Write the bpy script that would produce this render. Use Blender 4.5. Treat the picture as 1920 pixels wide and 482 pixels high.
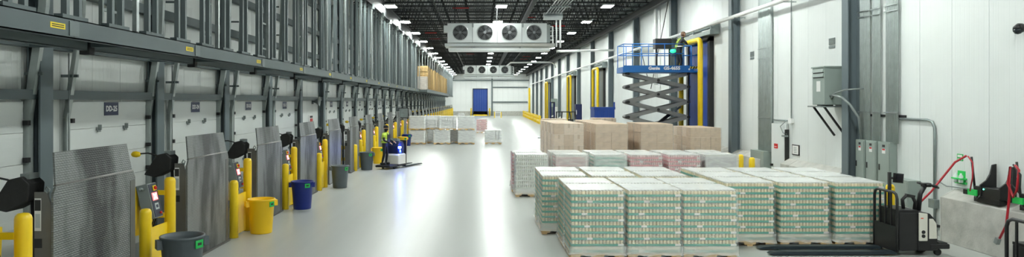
import bpy, math, random
from mathutils import Vector, Matrix, Euler
random.seed(7)
S = bpy.context.scene
for o in list(bpy.data.objects): bpy.data.objects.remove(o)
COL = S.collection

# ---------------------------------------------------------------- camera, world, exposure
EYE = 3.05                      # lens height above the floor
FPX = 1300.0                    # focal length in pixels of the 1920 x 482 frame
cd = bpy.data.cameras.new('camera'); cam = bpy.data.objects.new('camera', cd); COL.objects.link(cam)
cam.location = (0, 0, EYE); cam.rotation_euler = (math.pi/2, 0, 0)
cd.sensor_width = 36; cd.lens = 36*FPX/1920
cd.shift_x = 60/1920; cd.shift_y = -51/1920
cd.clip_end = 400
S.camera = cam
W = bpy.data.worlds.new('world'); S.world = W; W.use_nodes = True
W.node_tree.nodes['Background'].inputs[0].default_value = (0.78, 0.9, 0.86, 1)
W.node_tree.nodes['Background'].inputs[1].default_value = 0.12
S.view_settings.view_transform = 'Standard'; S.view_settings.look = 'None'
S.view_settings.exposure = 0.8; S.view_settings.gamma = 1; S.view_settings.use_curve_mapping = False
LAMP = 95.0                     # radiance of the high-bay lenses
LAMP_COL = (0.94, 1.0, 0.955, 1)

XL, XR, YB = -7.43, 10.4, 147.0  # left wall, right wall, back wall
PITCH, Y0 = 4.1, 9.76            # dock doors along the left wall

# ---------------------------------------------------------------- materials
def mat(name, col, rough=.5, metal=0., var=.0, scale=6., bump=0., bscale=40., spec=.5, emit=None, island=0., stretch=None):
    m = bpy.data.materials.new(name); m.use_nodes = True
    nt = m.node_tree; N = nt.nodes; L = nt.links; b = N['Principled BSDF']
    c = (*col, 1) if len(col) == 3 else col
    b.inputs['Base Color'].default_value = c
    b.inputs['Roughness'].default_value = rough; b.inputs['Metallic'].default_value = metal
    b.inputs['Specular IOR Level'].default_value = spec
    tc = N.new('ShaderNodeTexCoord'); src = tc.outputs['Object']
    if stretch:
        mp = N.new('ShaderNodeMapping'); mp.inputs['Scale'].default_value = stretch
        L.new(src, mp.inputs['Vector']); src = mp.outputs[0]
    if var or island:
        nz = N.new('ShaderNodeTexNoise'); nz.inputs['Scale'].default_value = scale; nz.inputs['Detail'].default_value = 5
        L.new(src, nz.inputs['Vector'])
        mr = N.new('ShaderNodeMapRange'); mr.inputs[1].default_value = .3; mr.inputs[2].default_value = .7
        mr.inputs[3].default_value = 1-var; mr.inputs[4].default_value = 1+var
        L.new(nz.outputs['Fac'], mr.inputs[0]); fac = mr.outputs[0]
        if island:
            ge = N.new('ShaderNodeNewGeometry'); m2 = N.new('ShaderNodeMapRange')
            m2.inputs[3].default_value = 1-island; m2.inputs[4].default_value = 1+island
            L.new(ge.outputs['Random Per Island'], m2.inputs[0])
            mu = N.new('ShaderNodeMath'); mu.operation = 'MULTIPLY'
            L.new(fac, mu.inputs[0]); L.new(m2.outputs[0], mu.inputs[1]); fac = mu.outputs[0]
        hs = N.new('ShaderNodeHueSaturation'); hs.inputs['Color'].default_value = c
        L.new(fac, hs.inputs['Value']); L.new(hs.outputs[0], b.inputs['Base Color'])
    if bump:
        n2 = N.new('ShaderNodeTexNoise'); n2.inputs['Scale'].default_value = bscale; n2.inputs['Detail'].default_value = 3
        L.new(src, n2.inputs['Vector'])
        bp = N.new('ShaderNodeBump'); bp.inputs['Strength'].default_value = bump; bp.inputs['Distance'].default_value = .02
        L.new(n2.outputs['Fac'], bp.inputs['Height']); L.new(bp.outputs[0], b.inputs['Normal'])
    if emit:
        b.inputs['Emission Color'].default_value = (*emit[:3], 1); b.inputs['Emission Strength'].default_value = emit[3]
    return m

def panel_mat(name, col, axis):
    m = mat(name, col, .42, 0, .03, .7)
    N = m.node_tree.nodes; L = m.node_tree.links
    tc = N.new('ShaderNodeTexCoord'); wv = N.new('ShaderNodeTexWave'); wv.bands_direction = axis
    wv.inputs['Scale'].default_value = 2.2; L.new(tc.outputs['Object'], wv.inputs['Vector'])
    rp = N.new('ShaderNodeValToRGB'); rp.color_ramp.elements[0].position = .0; rp.color_ramp.elements[1].position = .12
    L.new(wv.outputs['Fac'], rp.inputs[0])
    bp = N.new('ShaderNodeBump'); bp.inputs['Strength'].default_value = .35; bp.inputs['Distance'].default_value = .006
    L.new(rp.outputs[0], bp.inputs['Height']); L.new(bp.outputs[0], N['Principled BSDF'].inputs['Normal'])
    return m

def floor_mat():
    # polished slab with faint tyre-swept streaks along the aisle
    m = mat('polished_concrete', (.41, .425, .405), .29, 0, 0)
    N = m.node_tree.nodes; L = m.node_tree.links; b = N['Principled BSDF']
    tc = N.new('ShaderNodeTexCoord'); nz = N.new('ShaderNodeTexNoise'); nz.inputs['Scale'].default_value = 1.1; nz.inputs['Detail'].default_value = 4
    mp = N.new('ShaderNodeMapping'); mp.inputs['Scale'].default_value = (1.6, .06, 1)
    L.new(tc.outputs['Object'], mp.inputs[0]); L.new(mp.outputs[0], nz.inputs['Vector'])
    mr = N.new('ShaderNodeMapRange'); mr.inputs[1].default_value = .2; mr.inputs[2].default_value = .8
    mr.inputs[3].default_value = .90; mr.inputs[4].default_value = 1.08
    L.new(nz.outputs['Fac'], mr.inputs[0])
    hs = N.new('ShaderNodeHueSaturation'); hs.inputs['Color'].default_value = (.41, .425, .405, 1)
    L.new(mr.outputs[0], hs.inputs['Value']); L.new(hs.outputs[0], b.inputs['Base Color'])
    b.inputs['Specular IOR Level'].default_value = .36
    return m

def tread_mat():
    m = mat('tread_plate', (.30, .315, .31), .42, .45, .0)
    N = m.node_tree.nodes; L = m.node_tree.links; b = N['Principled BSDF']
    tc = N.new('ShaderNodeTexCoord')
    br = N.new('ShaderNodeTexBrick'); br.inputs['Scale'].default_value = 1.; br.inputs['Brick Width'].default_value = .06; br.inputs['Row Height'].default_value = .030
    br.inputs['Mortar Size'].default_value = .009; br.inputs['Mortar Smooth'].default_value = .6
    sw = N.new('ShaderNodeSeparateXYZ'); cb = N.new('ShaderNodeCombineXYZ')
    L.new(tc.outputs['Object'], sw.inputs[0]); L.new(sw.outputs[1], cb.inputs[0]); L.new(sw.outputs[2], cb.inputs[1])
    L.new(cb.outputs[0], br.inputs['Vector'])
    bp = N.new('ShaderNodeBump'); bp.inputs['Strength'].default_value = .6; bp.inputs['Distance'].default_value = .008; bp.invert = True
    L.new(br.outputs['Fac'], bp.inputs['Height']); L.new(bp.outputs[0], b.inputs['Normal'])
    # rubbed-in dirt running down the middle of the plate
    nz = N.new('ShaderNodeTexNoise'); nz.inputs['Scale'].default_value = 2.2; nz.inputs['Detail'].default_value = 6
    mp = N.new('ShaderNodeMapping'); mp.inputs['Scale'].default_value = (1, 1.6, .45)
    oi = N.new('ShaderNodeObjectInfo'); va = N.new('ShaderNodeVectorMath'); va.operation = 'ADD'
    L.new(tc.outputs['Object'], va.inputs[0]); L.new(oi.outputs['Location'], va.inputs[1])
    L.new(va.outputs[0], mp.inputs[0]); L.new(mp.outputs[0], nz.inputs['Vector'])
    ab = N.new('ShaderNodeMath'); ab.operation = 'ABSOLUTE'; L.new(sw.outputs[1], ab.inputs[0])
    e = N.new('ShaderNodeMapRange'); e.inputs[1].default_value = .15; e.inputs[2].default_value = 1.05; e.inputs[3].default_value = .16; e.inputs[4].default_value = -.22
    L.new(ab.outputs[0], e.inputs[0])
    ad = N.new('ShaderNodeMath'); ad.operation = 'ADD'; L.new(nz.outputs['Fac'], ad.inputs[0]); L.new(e.outputs[0], ad.inputs[1])
    rp = N.new('ShaderNodeValToRGB'); rp.color_ramp.elements[0].position = .42; rp.color_ramp.elements[1].position = .68
    L.new(ad.outputs[0], rp.inputs[0])
    mx = N.new('ShaderNodeMix'); mx.data_type = 'RGBA'; mx.inputs['A'].default_value = (.23, .245, .24, 1); mx.inputs['B'].default_value = (.06, .064, .064, 1)
    L.new(rp.outputs[0], mx.inputs['Factor'])
    m2 = N.new('ShaderNodeMix'); m2.data_type = 'RGBA'; m2.blend_type = 'MULTIPLY'; m2.inputs['Factor'].default_value = .45
    L.new(mx.outputs['Result'], m2.inputs['A']); L.new(br.outputs['Color'], m2.inputs['B'])
    br.inputs['Color1'].default_value = (1, 1, 1, 1); br.inputs['Color2'].default_value = (.92, .92, .92, 1); br.inputs['Mortar'].default_value = (.66, .66, .66, 1)
    L.new(m2.outputs['Result'], b.inputs['Base Color'])
    return m

def film_mat(name, lo, hi, col=(.97, .99, .975)):
    m = bpy.data.materials.new(name); m.use_nodes = True; nt = m.node_tree; N = nt.nodes; L = nt.links
    b = N['Principled BSDF']; b.inputs['Base Color'].default_value = (*col, 1); b.inputs['Roughness'].default_value = .22
    out = N['Material Output']; tr = N.new('ShaderNodeBsdfTransparent'); mx = N.new('ShaderNodeMixShader')
    tc = N.new('ShaderNodeTexCoord'); mp = N.new('ShaderNodeMapping'); mp.inputs['Scale'].default_value = (2.5, 2.5, 11); mp.inputs['Rotation'].default_value = (.12, .1, 0)
    nz = N.new('ShaderNodeTexNoise'); nz.inputs['Scale'].default_value = 1.6; nz.inputs['Detail'].default_value = 3; nz.inputs['Distortion'].default_value = .5
    L.new(tc.outputs['Object'], mp.inputs[0]); L.new(mp.outputs[0], nz.inputs['Vector'])
    mr = N.new('ShaderNodeMapRange'); mr.inputs[1].default_value = .3; mr.inputs[2].default_value = .75; mr.inputs[3].default_value = lo; mr.inputs[4].default_value = hi
    L.new(nz.outputs['Fac'], mr.inputs[0]); L.new(mr.outputs[0], mx.inputs[0])
    bp = N.new('ShaderNodeBump'); bp.inputs['Strength'].default_value = .5; bp.inputs['Distance'].default_value = .03
    L.new(nz.outputs['Fac'], bp.inputs['Height']); L.new(bp.outputs[0], b.inputs['Normal'])
    L.new(tr.outputs[0], mx.inputs[1]); L.new(b.outputs[0], mx.inputs[2]); L.new(mx.outputs[0], out.inputs[0])
    return m

M = dict(
    floor=floor_mat(), panelL=panel_mat('white_wall_panel', (.74, .77, .755), 'Y'), panelB=panel_mat('white_back_panel', (.84, .86, .85), 'X'),
    backing=mat('wall_backing', (.3, .31, .31), .8), deck=mat('roof_deck', (.42, .44, .44), .6, 0, .05, 2),
    joist=mat('black_joist_paint', (.016, .018, .019), .55, 0, .1, 3), slate=mat('slate_steel_paint', (.085, .112, .117), .45, .1, .08, 1.5),
    slate2=mat('grey_steel_paint', (.135, .165, .17), .42, .2, .06, 1.5), column=mat('column_paint', (.13, .165, .18), .5, 0, .06, 1.2),
    galv=mat('galvanised_steel', (.42, .46, .455), .36, .85, .12, 9), galvd=mat('dull_galvanised_steel', (.27, .31, .305), .4, .6, .12, 6),
    door=mat('dock_door_skin', (.70, .735, .72), .4, 0, .03, 1.2), navy=mat('navy_sign', (.008, .02, .075), .4), white=mat('white_paint', (.8, .8, .8), .45),
    tread=tread_mat(), side=mat('leveler_steel', (.155, .15, .14), .38, .6, .12, 3), black=mat('black_paint', (.012, .012, .013), .42, 0, .1, 8),
    rubber=mat('black_rubber', (.013, .013, .013), .62, 0, .2, 9, .3, 30), yellow=mat('safety_yellow', (.90, .62, .012), .36, 0, .05, 4),
    ybin=mat('yellow_plastic', (.92, .58, .008), .42, 0, .03, 3), gbin=mat('grey_plastic', (.085, .105, .115), .48, 0, .06, 4), bbin=mat('blue_plastic', (.006, .022, .20), .4, 0, .05, 3),
    track=mat('track_steel', (.46, .51, .50), .42, .25, .08, 5), green=mat('green_label', (.01, .42, .08), .5), red=mat('red_plastic', (.6, .015, .015), .35), led=mat('red_led', (.8, .1, .1), .4, emit=(1, .12, .12, 2.2)),
    ledw=mat('white_led', (1, .8, .8), .4, emit=(1, .75, .75, 3.)), keypad=mat('grey_keypad', (.45, .5, .5), .5), boxgrey=mat('enclosure_grey', (.25, .28, .275), .42, .3, .05, 4),
    facedark=mat('control_face', (.02, .03, .06), .4), concrete=mat('curb_concrete', (.47, .465, .43), .85, 0, .16, 3.5, .25, 22),
    eqgreen=mat('equipment_grey_green', (.30, .355, .325), .42, .1, .04, 2), wood=mat('pallet_wood', (.62, .42, .20), .7, 0, .16, 5, .2, 30, stretch=(1, 6, 6)),
    can=mat('cream_can', (.82, .70, .46), .35, .1, .06, 20, island=.16), cantop=mat('can_lid', (.66, .67, .64), .35, .4, .05, 20),
    canw=mat('pale_can', (.72, .72, .66), .35, .1, .05, 20, island=.1), canp=mat('pink_can', (.72, .5, .5), .35, .1, .05, 20, island=.12),
    tray=mat('green_tray', (.04, .34, .25), .45, 0, .08, 6), traypink=mat('pink_tray', (.62, .22, .24), .5, 0, .08, 6), traywhite=mat('pale_tray', (.60, .63, .56), .5, 0, .06, 6), traylil=mat('lilac_tray', (.55, .52, .60), .5, 0, .06, 6),
    film=film_mat('stretch_film', .15, .30), filmthin=film_mat('thin_stretch_film', .10, .24), filmthick=film_mat('thick_stretch_film', .28, .42), topfilm=film_mat('top_sheet_film', .48, .66),
    carton=mat('brown_cardboard', (.52, .385, .265), .75, 0, .07, 4), carton2=mat('pale_cardboard', (.62, .49, .37), .75, 0, .07, 4), tape=mat('packing_tape', (.46, .34, .23), .4),
    jug=mat('white_jug', (.92, .93, .92), .4, 0, .02, 6, island=.04), crate=mat('amber_slat_wood', (.60, .42, .19), .65, 0, .2, 8, island=.5),
    blue=mat('door_blue', (.010, .055, .30), .4, 0, .06, 3), lift=mat('lift_blue', (.006, .14, .46), .38, 0, .04, 3), arm=mat('scissor_grey', (.23, .235, .235), .45, .2, .06, 4),
    orange=mat('orange_red_paint', (.75, .09, .03), .4), duct=mat('cooler_sheet_metal', (.62, .655, .645), .3, .55, .05, 2), fan=mat('fan_grey', (.10, .105, .11), .5, .3, .1, 3),
    guard=mat('fan_guard_wire', (.22, .235, .24), .35, .7), pipe=mat('white_pipe', (.82, .83, .82), .4, 0, .03, 4), lens=mat('lamp_lens', (1, 1, 1), .5, emit=(*LAMP_COL[:3], LAMP)),
    cream=mat('truck_cream', (.70, .68, .60), .38, 0, .03, 4), tblue=mat('truck_dark_blue', (.012, .02, .09), .35, 0, .05, 3), redcable=mat('red_cable', (.42, .008, .02), .42), screen=mat('screen_glass', (.01, .015, .02), .12),
    fork=mat('fork_steel', (.022, .035, .045), .38, .4, .15, 6), glow=mat('blue_lamp', (.2, .3, 1), .3, emit=(.12, .2, 1, 160)), gglow=mat('green_lamp', (.05, .5, .3), .3, emit=(.02, .6, .3, .8)), gdot=mat('green_indicator', (.1, 1, .5), .3, emit=(.1, 1, .5, 4)),
    skin=mat('skin', (.52, .30, .21), .5), jacket=mat('dark_jacket', (.018, .02, .028), .8, 0, .1, 20), trouser=mat('black_trousers', (.01, .011, .014), .85, 0, .1, 20), hivis=mat('hi_vis_fabric', (.50, .68, .07), .7, 0, .05, 15),
    reflect=mat('reflective_tape', (.72, .74, .7), .3, .3), knit=mat('black_knit', (.008, .008, .009), .9, 0, .2, 60), hair=mat('brown_hair', (.13, .07, .04), .7, 0, .2, 60), boot=mat('boot_leather', (.02, .018, .016), .6), eye=mat('eye_white', (.7, .7, .7), .3),
    ylabel=mat('yellow_label', (.88, .68, .02), .5), ink=mat('dark_ink', (.02, .02, .02), .6), paper=mat('white_paper', (.78, .78, .76), .6), eye_green=mat('eyewash_green', (.03, .62, .12), .45), clear=mat('bottle_plastic', (.7, .76, .74), .3), purple=mat('purple_post', (.05, .03, .2), .4),
)

# ---------------------------------------------------------------- mesh helpers
KIDS = {}
class MB:
    def __init__(s): s.v = []; s.f = []; s.m = []; s.s = []
    def add(s, vs, fs, mi=0, sm=False):
        b = len(s.v); s.v += [tuple(v) for v in vs]
        for f in fs: s.f.append([b+i for i in f]); s.m.append(mi); s.s.append(sm)
        return s
    def hexa(s, c, mi=0):
        return s.add(c, [(0,3,2,1),(4,5,6,7),(0,1,5,4),(1,2,6,5),(2,3,7,6),(3,0,4,7)], mi)
    def box(s, x0, x1, y0, y1, z0, z1, mi=0):
        return s.hexa([(x0,y0,z0),(x1,y0,z0),(x1,y1,z0),(x0,y1,z0),(x0,y0,z1),(x1,y0,z1),(x1,y1,z1),(x0,y1,z1)], mi)
    def obox(s, c, d, rot=(0,0,0), mi=0):
        R = Euler(rot).to_matrix(); c = Vector(c); a, b, h = d[0]/2, d[1]/2, d[2]/2
        return s.hexa([c+R@Vector(p) for p in [(-a,-b,-h),(a,-b,-h),(a,b,-h),(-a,b,-h),(-a,-b,h),(a,-b,h),(a,b,h),(-a,b,h)]], mi)
    def bar(s, p, q, w, h, mi=0, up=(0,0,1)):
        p, q = Vector(p), Vector(q); d = (q-p).normalized(); u = Vector(up)
        if abs(d.dot(u)) > .98: u = Vector((0,1,0))
        a = d.cross(u).normalized()*w/2; b = a.cross(d).normalized()*h/2
        return s.hexa([p-a-b, p+a-b, p+a+b, p-a+b, q-a-b, q+a-b, q+a+b, q-a+b], mi)
    def tube(s, pts, r, n=8, mi=0, cap=True):
        pts = [Vector(p) for p in pts]; k = len(pts); rs = r if isinstance(r, (list, tuple)) else [r]*k
        vs = []; prev = None
        for i, p in enumerate(pts):
            d = (pts[min(i+1,k-1)]-pts[max(i-1,0)]).normalized()
            if prev is None:
                u = Vector((0,0,1)) if abs(d.z) < .9 else Vector((1,0,0))
                a = d.cross(u).normalized()
            else:
                a = (prev-d*prev.dot(d)).normalized()
            prev = a; b = d.cross(a)
            for j in range(n):
                t = 2*math.pi*j/n; vs.append(p+(a*math.cos(t)+b*math.sin(t))*rs[i])
        fs = [(i*n+j, i*n+(j+1)%n, (i+1)*n+(j+1)%n, (i+1)*n+j) for i in range(k-1) for j in range(n)]
        s.add(vs, fs, mi, True)
        if cap:
            b = len(s.v)-len(vs)
            s.f.append([b+j for j in range(n)][::-1]); s.m.append(mi); s.s.append(False)
            s.f.append([b+(k-1)*n+j for j in range(n)]); s.m.append(mi); s.s.append(False)
        return s
    def lathe(s, prof, n=16, c=(0,0,0), mi=0, axis='Z', smooth=True):
        vs = []
        for r, z in prof:
            for j in range(n):
                t = 2*math.pi*j/n; x, y = r*math.cos(t), r*math.sin(t)
                p = (x, y, z) if axis == 'Z' else ((z, x, y) if axis == 'X' else (x, z, y))
                vs.append((p[0]+c[0], p[1]+c[1], p[2]+c[2]))
        k = len(prof); fs = [(i*n+j, i*n+(j+1)%n, (i+1)*n+(j+1)%n, (i+1)*n+j) for i in range(k-1) for j in range(n)]
        s.add(vs, fs, mi, smooth); b = len(s.v)-len(vs)
        for i, rev in ((0, True), (k-1, False)):
            if prof[i][0] > 1e-4:
                f = [b+i*n+j for j in range(n)]; s.f.append(f[::-1] if rev else f); s.m.append(mi); s.s.append(False)
        return s
    def prism(s, poly, axis, a0, a1, mi=0):
        n = len(poly)
        def P(u, w, a): return (a,u,w) if axis == 'X' else ((u,a,w) if axis == 'Y' else (u,w,a))
        vs = [P(u,w,a0) for u,w in poly]+[P(u,w,a1) for u,w in poly]
        return s.add(vs, [tuple(range(n))[::-1], tuple(range(n,2*n))]+[(i,(i+1)%n,n+(i+1)%n,n+i) for i in range(n)], mi)
    def mesh(s, name, mats):
        me = bpy.data.meshes.new(name); me.from_pydata(s.v, [], s.f)
        for m in (mats if isinstance(mats, (list, tuple)) else [mats]): me.materials.append(M[m] if isinstance(m, str) else m)
        me.polygons.foreach_set('material_index', s.m); me.polygons.foreach_set('use_smooth', s.s)
        import bmesh
        bm = bmesh.new(); bm.from_mesh(me); bmesh.ops.recalc_face_normals(bm, faces=bm.faces); bm.to_mesh(me); bm.free()
        me.update(); return me
    def build(s, name, mats, parent=None, loc=None, bevel=0, **kw):
        return link(name, s.mesh(name, mats), parent, loc, bevel, **kw)

def link(name, data, parent=None, loc=None, bevel=0, rot=None, kind=None, label=None):
    o = bpy.data.objects.new(name, data); COL.objects.link(o)
    if parent is not None: o.parent = parent; KIDS.setdefault(parent.name, []).append(o)
    if loc is not None: o.location = loc
    if rot is not None: o.rotation_euler = rot
    if bevel:
        b = o.modifiers.new('bevel', 'BEVEL'); b.width = bevel; b.segments = 2; b.limit_method = 'ANGLE'
    if kind: o['kind'] = kind
    if label: o['label'] = label
    return o
def tag(o, label, cat, group=None, kind=None):
    o['label'] = label; o['category'] = cat
    if group: o['group'] = group
    if kind: o['kind'] = kind
    return o
def thing(name, label, cat, loc=(0,0,0), rz=0, group=None, kind=None):
    o = bpy.data.objects.new(name, None); COL.objects.link(o); o.empty_display_size = .1
    o.location = loc; o.rotation_euler = (0, 0, rz)
    return tag(o, label, cat, group, kind)
def struct(name, label, cat, loc=(0,0,0), group=None): return thing(name, label, cat, loc, 0, group, 'structure')
def dup(root, loc=None, label=None, parent=None, rz=None, group=None, name=None):
    r = root.copy(); COL.objects.link(r)
    if name: r.name = name
    if parent is not None: r.parent = parent; KIDS.setdefault(parent.name, []).append(r)
    for ch in KIDS.get(root.name, []): dup(ch, None, None, r)
    if loc is not None: r.location = loc
    if rz is not None: r.rotation_euler = (0, 0, rz)
    if label: r['label'] = label
    if group: r['group'] = group
    return r
TXT = {}
def text(s, size, m, parent, loc, rot, name='lettering', bold=.0, sx=1.):
    k = (s, size, m, bold, sx)
    if k not in TXT:
        cu = bpy.data.curves.new('lettering', 'FONT'); cu.body = s; cu.size = size; cu.align_x = 'CENTER'; cu.align_y = 'CENTER'; cu.extrude = .004; cu.offset = bold; cu.resolution_u = 2
        t = bpy.data.objects.new('lettering', cu); COL.objects.link(t)
        bpy.context.view_layer.update()
        me = bpy.data.meshes.new_from_object(t.evaluated_get(bpy.context.evaluated_depsgraph_get()))
        me.materials.clear(); me.materials.append(M[m])
        for v in me.vertices: v.co.x *= sx
        bpy.data.objects.remove(t); TXT[k] = me
    return link(name, TXT[k], parent, loc, rot=rot)
ORD = 'first second third fourth fifth sixth seventh eighth ninth tenth eleventh twelfth thirteenth fourteenth fifteenth sixteenth seventeenth eighteenth nineteenth twentieth twenty-first twenty-second twenty-third twenty-fourth twenty-fifth twenty-sixth twenty-seventh twenty-eighth twenty-ninth thirtieth thirty-first thirty-second thirty-third'.split()
R90 = math.pi/2

# ---------------------------------------------------------------- room shell
fl = MB().box(XL, XR, -16, YB+.2, -.3, 0).build('floor', 'floor'); tag(fl, 'long polished grey concrete warehouse floor reflecting the lamps', 'floor', kind='structure')
def wall_run(root, axis, fixed, a0, a1, w, z0, z1, thick, m, sgn):
    n = int(round((a1-a0)/w)); w = (a1-a0)/n; me = None
    for i in range(n):
        a = a0+(i+.5)*w
        if me is None:
            h = w/2-.006
            mb = MB()
            if axis == 'Y': mb.box(0, sgn*thick, -h, h, z0, z1)
            else: mb.box(-h, h, 0, sgn*thick, z0, z1)
            me = mb.mesh('wall_panel', m)
        link('wall_panel', me, root, (fixed, a, 0) if axis == 'Y' else (a, fixed, 0))
wl = struct('wall_left', 'white panelled wall behind the dock doors', 'wall')
MB().box(XL-.3, XL-.08, -16, YB, 0, 10.4).build('backing', 'backing', wl)
wall_run(wl, 'Y', XL-.08, 3.0, YB, 1.03, 0, 10.4, .08, 'panelL', 1)
wr = struct('wall_right', 'tall white ribbed panel wall opposite the dock doors', 'wall')
MB().box(XR+.08, XR+.3, -16, YB, 0, 10.4).build('backing', 'backing', wr)
wall_run(wr, 'Y', XR+.08, 3.0, YB, 1.12, 0, 10.4, .08, 'panelL', -1)
wb = struct('wall_back', 'white panelled end wall with the tall blue door', 'wall')
MB().box(XL, XR, YB+.08, YB+.3, 0, 10.4).build('backing', 'backing', wb)
wall_run(wb, 'X', YB+.08, XL, XR, 1.12, .95, 10.4, .08, 'panelB', -1)
MB().box(XL, XR, YB-.12, YB+.08, 0, .95).build('concrete_base', 'concrete', wb)
for z in (2.75, 5.85): MB().box(2.55, XR-.3, YB-.2, YB, z, z+.28).build('girt', 'slate2', wb)
MB().box(XL, XR, YB-.3, YB, 7.35, 7.6).build('girt', 'slate2', wb)
MB().box(2.4, 2.7, YB-.35, YB, 0, 9).build('post', 'slate2', wb)

# ceiling: deck, bar joists, girders
ce = struct('ceiling', 'dark open joist ceiling under a pale roof deck', 'ceiling')
deck = MB(); deck.box(XL-.3, XR+.3, -16, YB+.3, 10.35, 10.6)
for i in range(70):
    x = XL+.1+i*.254; deck.box(x, x+.1, 3, YB, 10.31, 10.35)
deck.build('roof_deck', 'deck', ce)
jm = MB(); zb, zt = 8.75, 10.2
for dy in (-.06, .03):
    jm.box(XL, XR, dy, dy+.03, zb, zb+.06); jm.box(XL, XR, dy-.01, dy+.04, zt-.06, zt)
npan = 24; dx = (XR-XL)/npan
for i in range(npan):
    a = XL+i*dx; jm.bar((a, 0, zb+.03), (a+dx/2, 0, zt-.03), .035, .035); jm.bar((a+dx/2, 0, zt-.03), (a+dx, 0, zb+.03), .035, .035)
jme = jm.mesh('bar_joist', 'joist'); y = 6.0
while y < YB-.5:
    link('bar_joist', jme, ce, (0, y, 0)); y += 1.9
for X in (-5.55, 2.9, 9.85):
    g = MB(); z0, z1 = (7.9, 8.72) if X < 0 else (8.35, 8.75)
    g.box(X-.13, X+.13, 4, YB, z0, z0+.05); g.box(X-.13, X+.13, 4, YB, z1-.05, z1); g.box(X-.02, X+.02, 4, YB, z0, z1)
    g.build('girder', 'joist', ce)
for X in (-2.6, 4.6):
    MB().tube([(X, 4, 8.62), (X, YB-1, 8.62)], .05, 8).build('sprinkler_pipe', 'joist', ce)
rng = random.Random(3)
sp = MB().box(-.5, .5, -.04, .04, -.05, .05).mesh('red_coupling', 'red')
for k in range(12):
    link('red_coupling', sp, ce, (rng.choice([-4.2, -1.2, 3.4, 6.1]), 38+k*5.3, 8.9))

# columns along the right wall
colm = MB()
colm.box(-.15, .15, -.16, -.135, 0, 9.3); colm.box(-.15, .15, .135, .16, 0, 9.3); colm.box(-.012, .012, -.135, .135, 0, 9.3)
# turned so that a flange faces the hall
colr = MB(); colr.box(-.17, -.145, -.16, .16, 0, 9.3); colr.box(.145, .17, -.16, .16, 0, 9.3); colr.box(-.145, .145, -.012, .012, 0, 9.3); colr.box(-.26, .26, -.24, .24, 0, .03)
cme = colr.mesh('steel_column', 'column')
for i in range(14):
    o = link('steel_column', cme, None, (10.2, 19.07+8.77*i, 0))
    tag(o, ('grey steel wide-flange column against the white wall, ' + ORD[i] + ' counted from the transformer box') , 'column', 'columns of the white wall', 'structure')
# curb along the right wall
curb = [(10.08, 0), (XR, 0), (XR, 1.14), (10.08, .96)]
for i, (a, b, lab) in enumerate([(6, 15.2, 'weathered concrete curb with sloping top under the charger racks'), (19.6, 23.3, 'low concrete curb between the white door and the tall column'), (24.95, 30.6, 'low concrete curb between grey box and blue door'), (35.0, 56.8, 'long low concrete curb behind the scissor lift'), (61.2, 74.6, 'far concrete curb between two guarded doors'), (78.6, 101, 'farthest concrete curb beyond the guarded doors')]):
    cb = MB()
    y = a
    while y < b-.01:
        y1 = min(y+3.05, b); cb = MB().prism(curb, 'Y', y+.004, y1-.004)
        if y == a: r = struct('trim_%d' % (i+1), lab, 'curb')
        cb.build('curb_section', 'concrete', r, bevel=.012); y = y1

# ---------------------------------------------------------------- high-bay lamps
lm = thing('ceiling_lamp', '', 'lamp', group='high bay lamps')
MB().box(-.32, .32, -.55, .55, 0, .07).build('housing', 'white', lm)
MB().box(-.28, .28, -.5, .5, -.015, .0).build('lens', 'lens', lm)
MB().box(-.3, .3, -.12, .12, .07, .16).build('driver', 'boxgrey', lm)
for dy in (-.4, .4): MB().bar((0, dy, .07), (0, dy, .30), .012, .012).build('hanger', 'joist', lm)
first = True
for nm, X in (('row over the dock side', -5.15), ('middle row', 1.24), ('row beside the white wall', 7.35)):
    for k in range(-2 if X < 0 else -6, 14):
        Y = 40.0+7.85*k
        if Y > YB-3: continue
        lab = ('LED high bay lamp, ' + ORD[k] + ' in view of the ' if k >= 0 else ('LED high bay lamp overhead, ' + ORD[-k-1] + ' before those visible in ')) + nm
        if first: o = lm; o.location = (X, Y, 8.52); o['label'] = lab; first = False
        else: dup(lm, (X, Y, 8.52), lab)

# ---------------------------------------------------------------- left dock: mezzanine
mz = struct('mezzanine', 'grey steel mezzanine with dense posts running above the dock doors', 'mezzanine')
BX = -5.5
n = 0; y = 5.3
while y < 140:
    L_ = PITCH
    b = MB(); y1 = y+L_-.012
    b.box(BX-.02, BX, y, y1, 3.9, 4.16); b.box(BX-.10, BX, y, y1, 4.145, 4.16); b.box(BX-.12, BX, y, y1, 3.9, 3.915)
    b.build('front_beam', 'slate', mz)
    MB().box(BX-.75, BX-.12, y, y1, 3.99, 4.04).build('walk_plate', 'slate2', mz)
    lb = MB().box(BX+.001, BX+.004, 9.03+n*PITCH-.16-y+y-PITCH*0, 9.03+n*PITCH+.16, 4.0, 4.075)
    o = lb.build('warning_label', 'ylabel', mz)
    ln = MB()
    for q in range(2): ln.box(BX+.005, BX+.006, 9.03+n*PITCH-.13, 9.03+n*PITCH+.13, 4.018+q*.026, 4.030+q*.026)
    ln.build('print_line', 'ink', o)
    MB().box(BX-.11, BX+.012, y-.12, y+.10, 3.93, 4.13).build('splice_plate', 'slate2', mz)
    # rear beam with open end and cross arm
    yb = 11.25+PITCH*(n-2); r_ = MB(); r_.box(-6.31, -6.29, yb, yb+3.98, 3.87, 4.03); r_.box(-6.42, -6.29, yb, yb+3.98, 4.02, 4.035); r_.box(-6.42, -6.29, yb, yb+3.98, 3.865, 3.88)
    r_.build('rear_beam', 'slate2', mz)
    MB().box(-6.42, -6.26, yb-.14, yb+.01, 3.8, 4.02).build('beam_joint', 'black', mz)
    MB().box(-7.3, BX-.1, yb-.10, yb-.04, 3.92, 4.0).build('cross_arm', 'slate', mz)
    y += PITCH; n += 1
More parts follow.
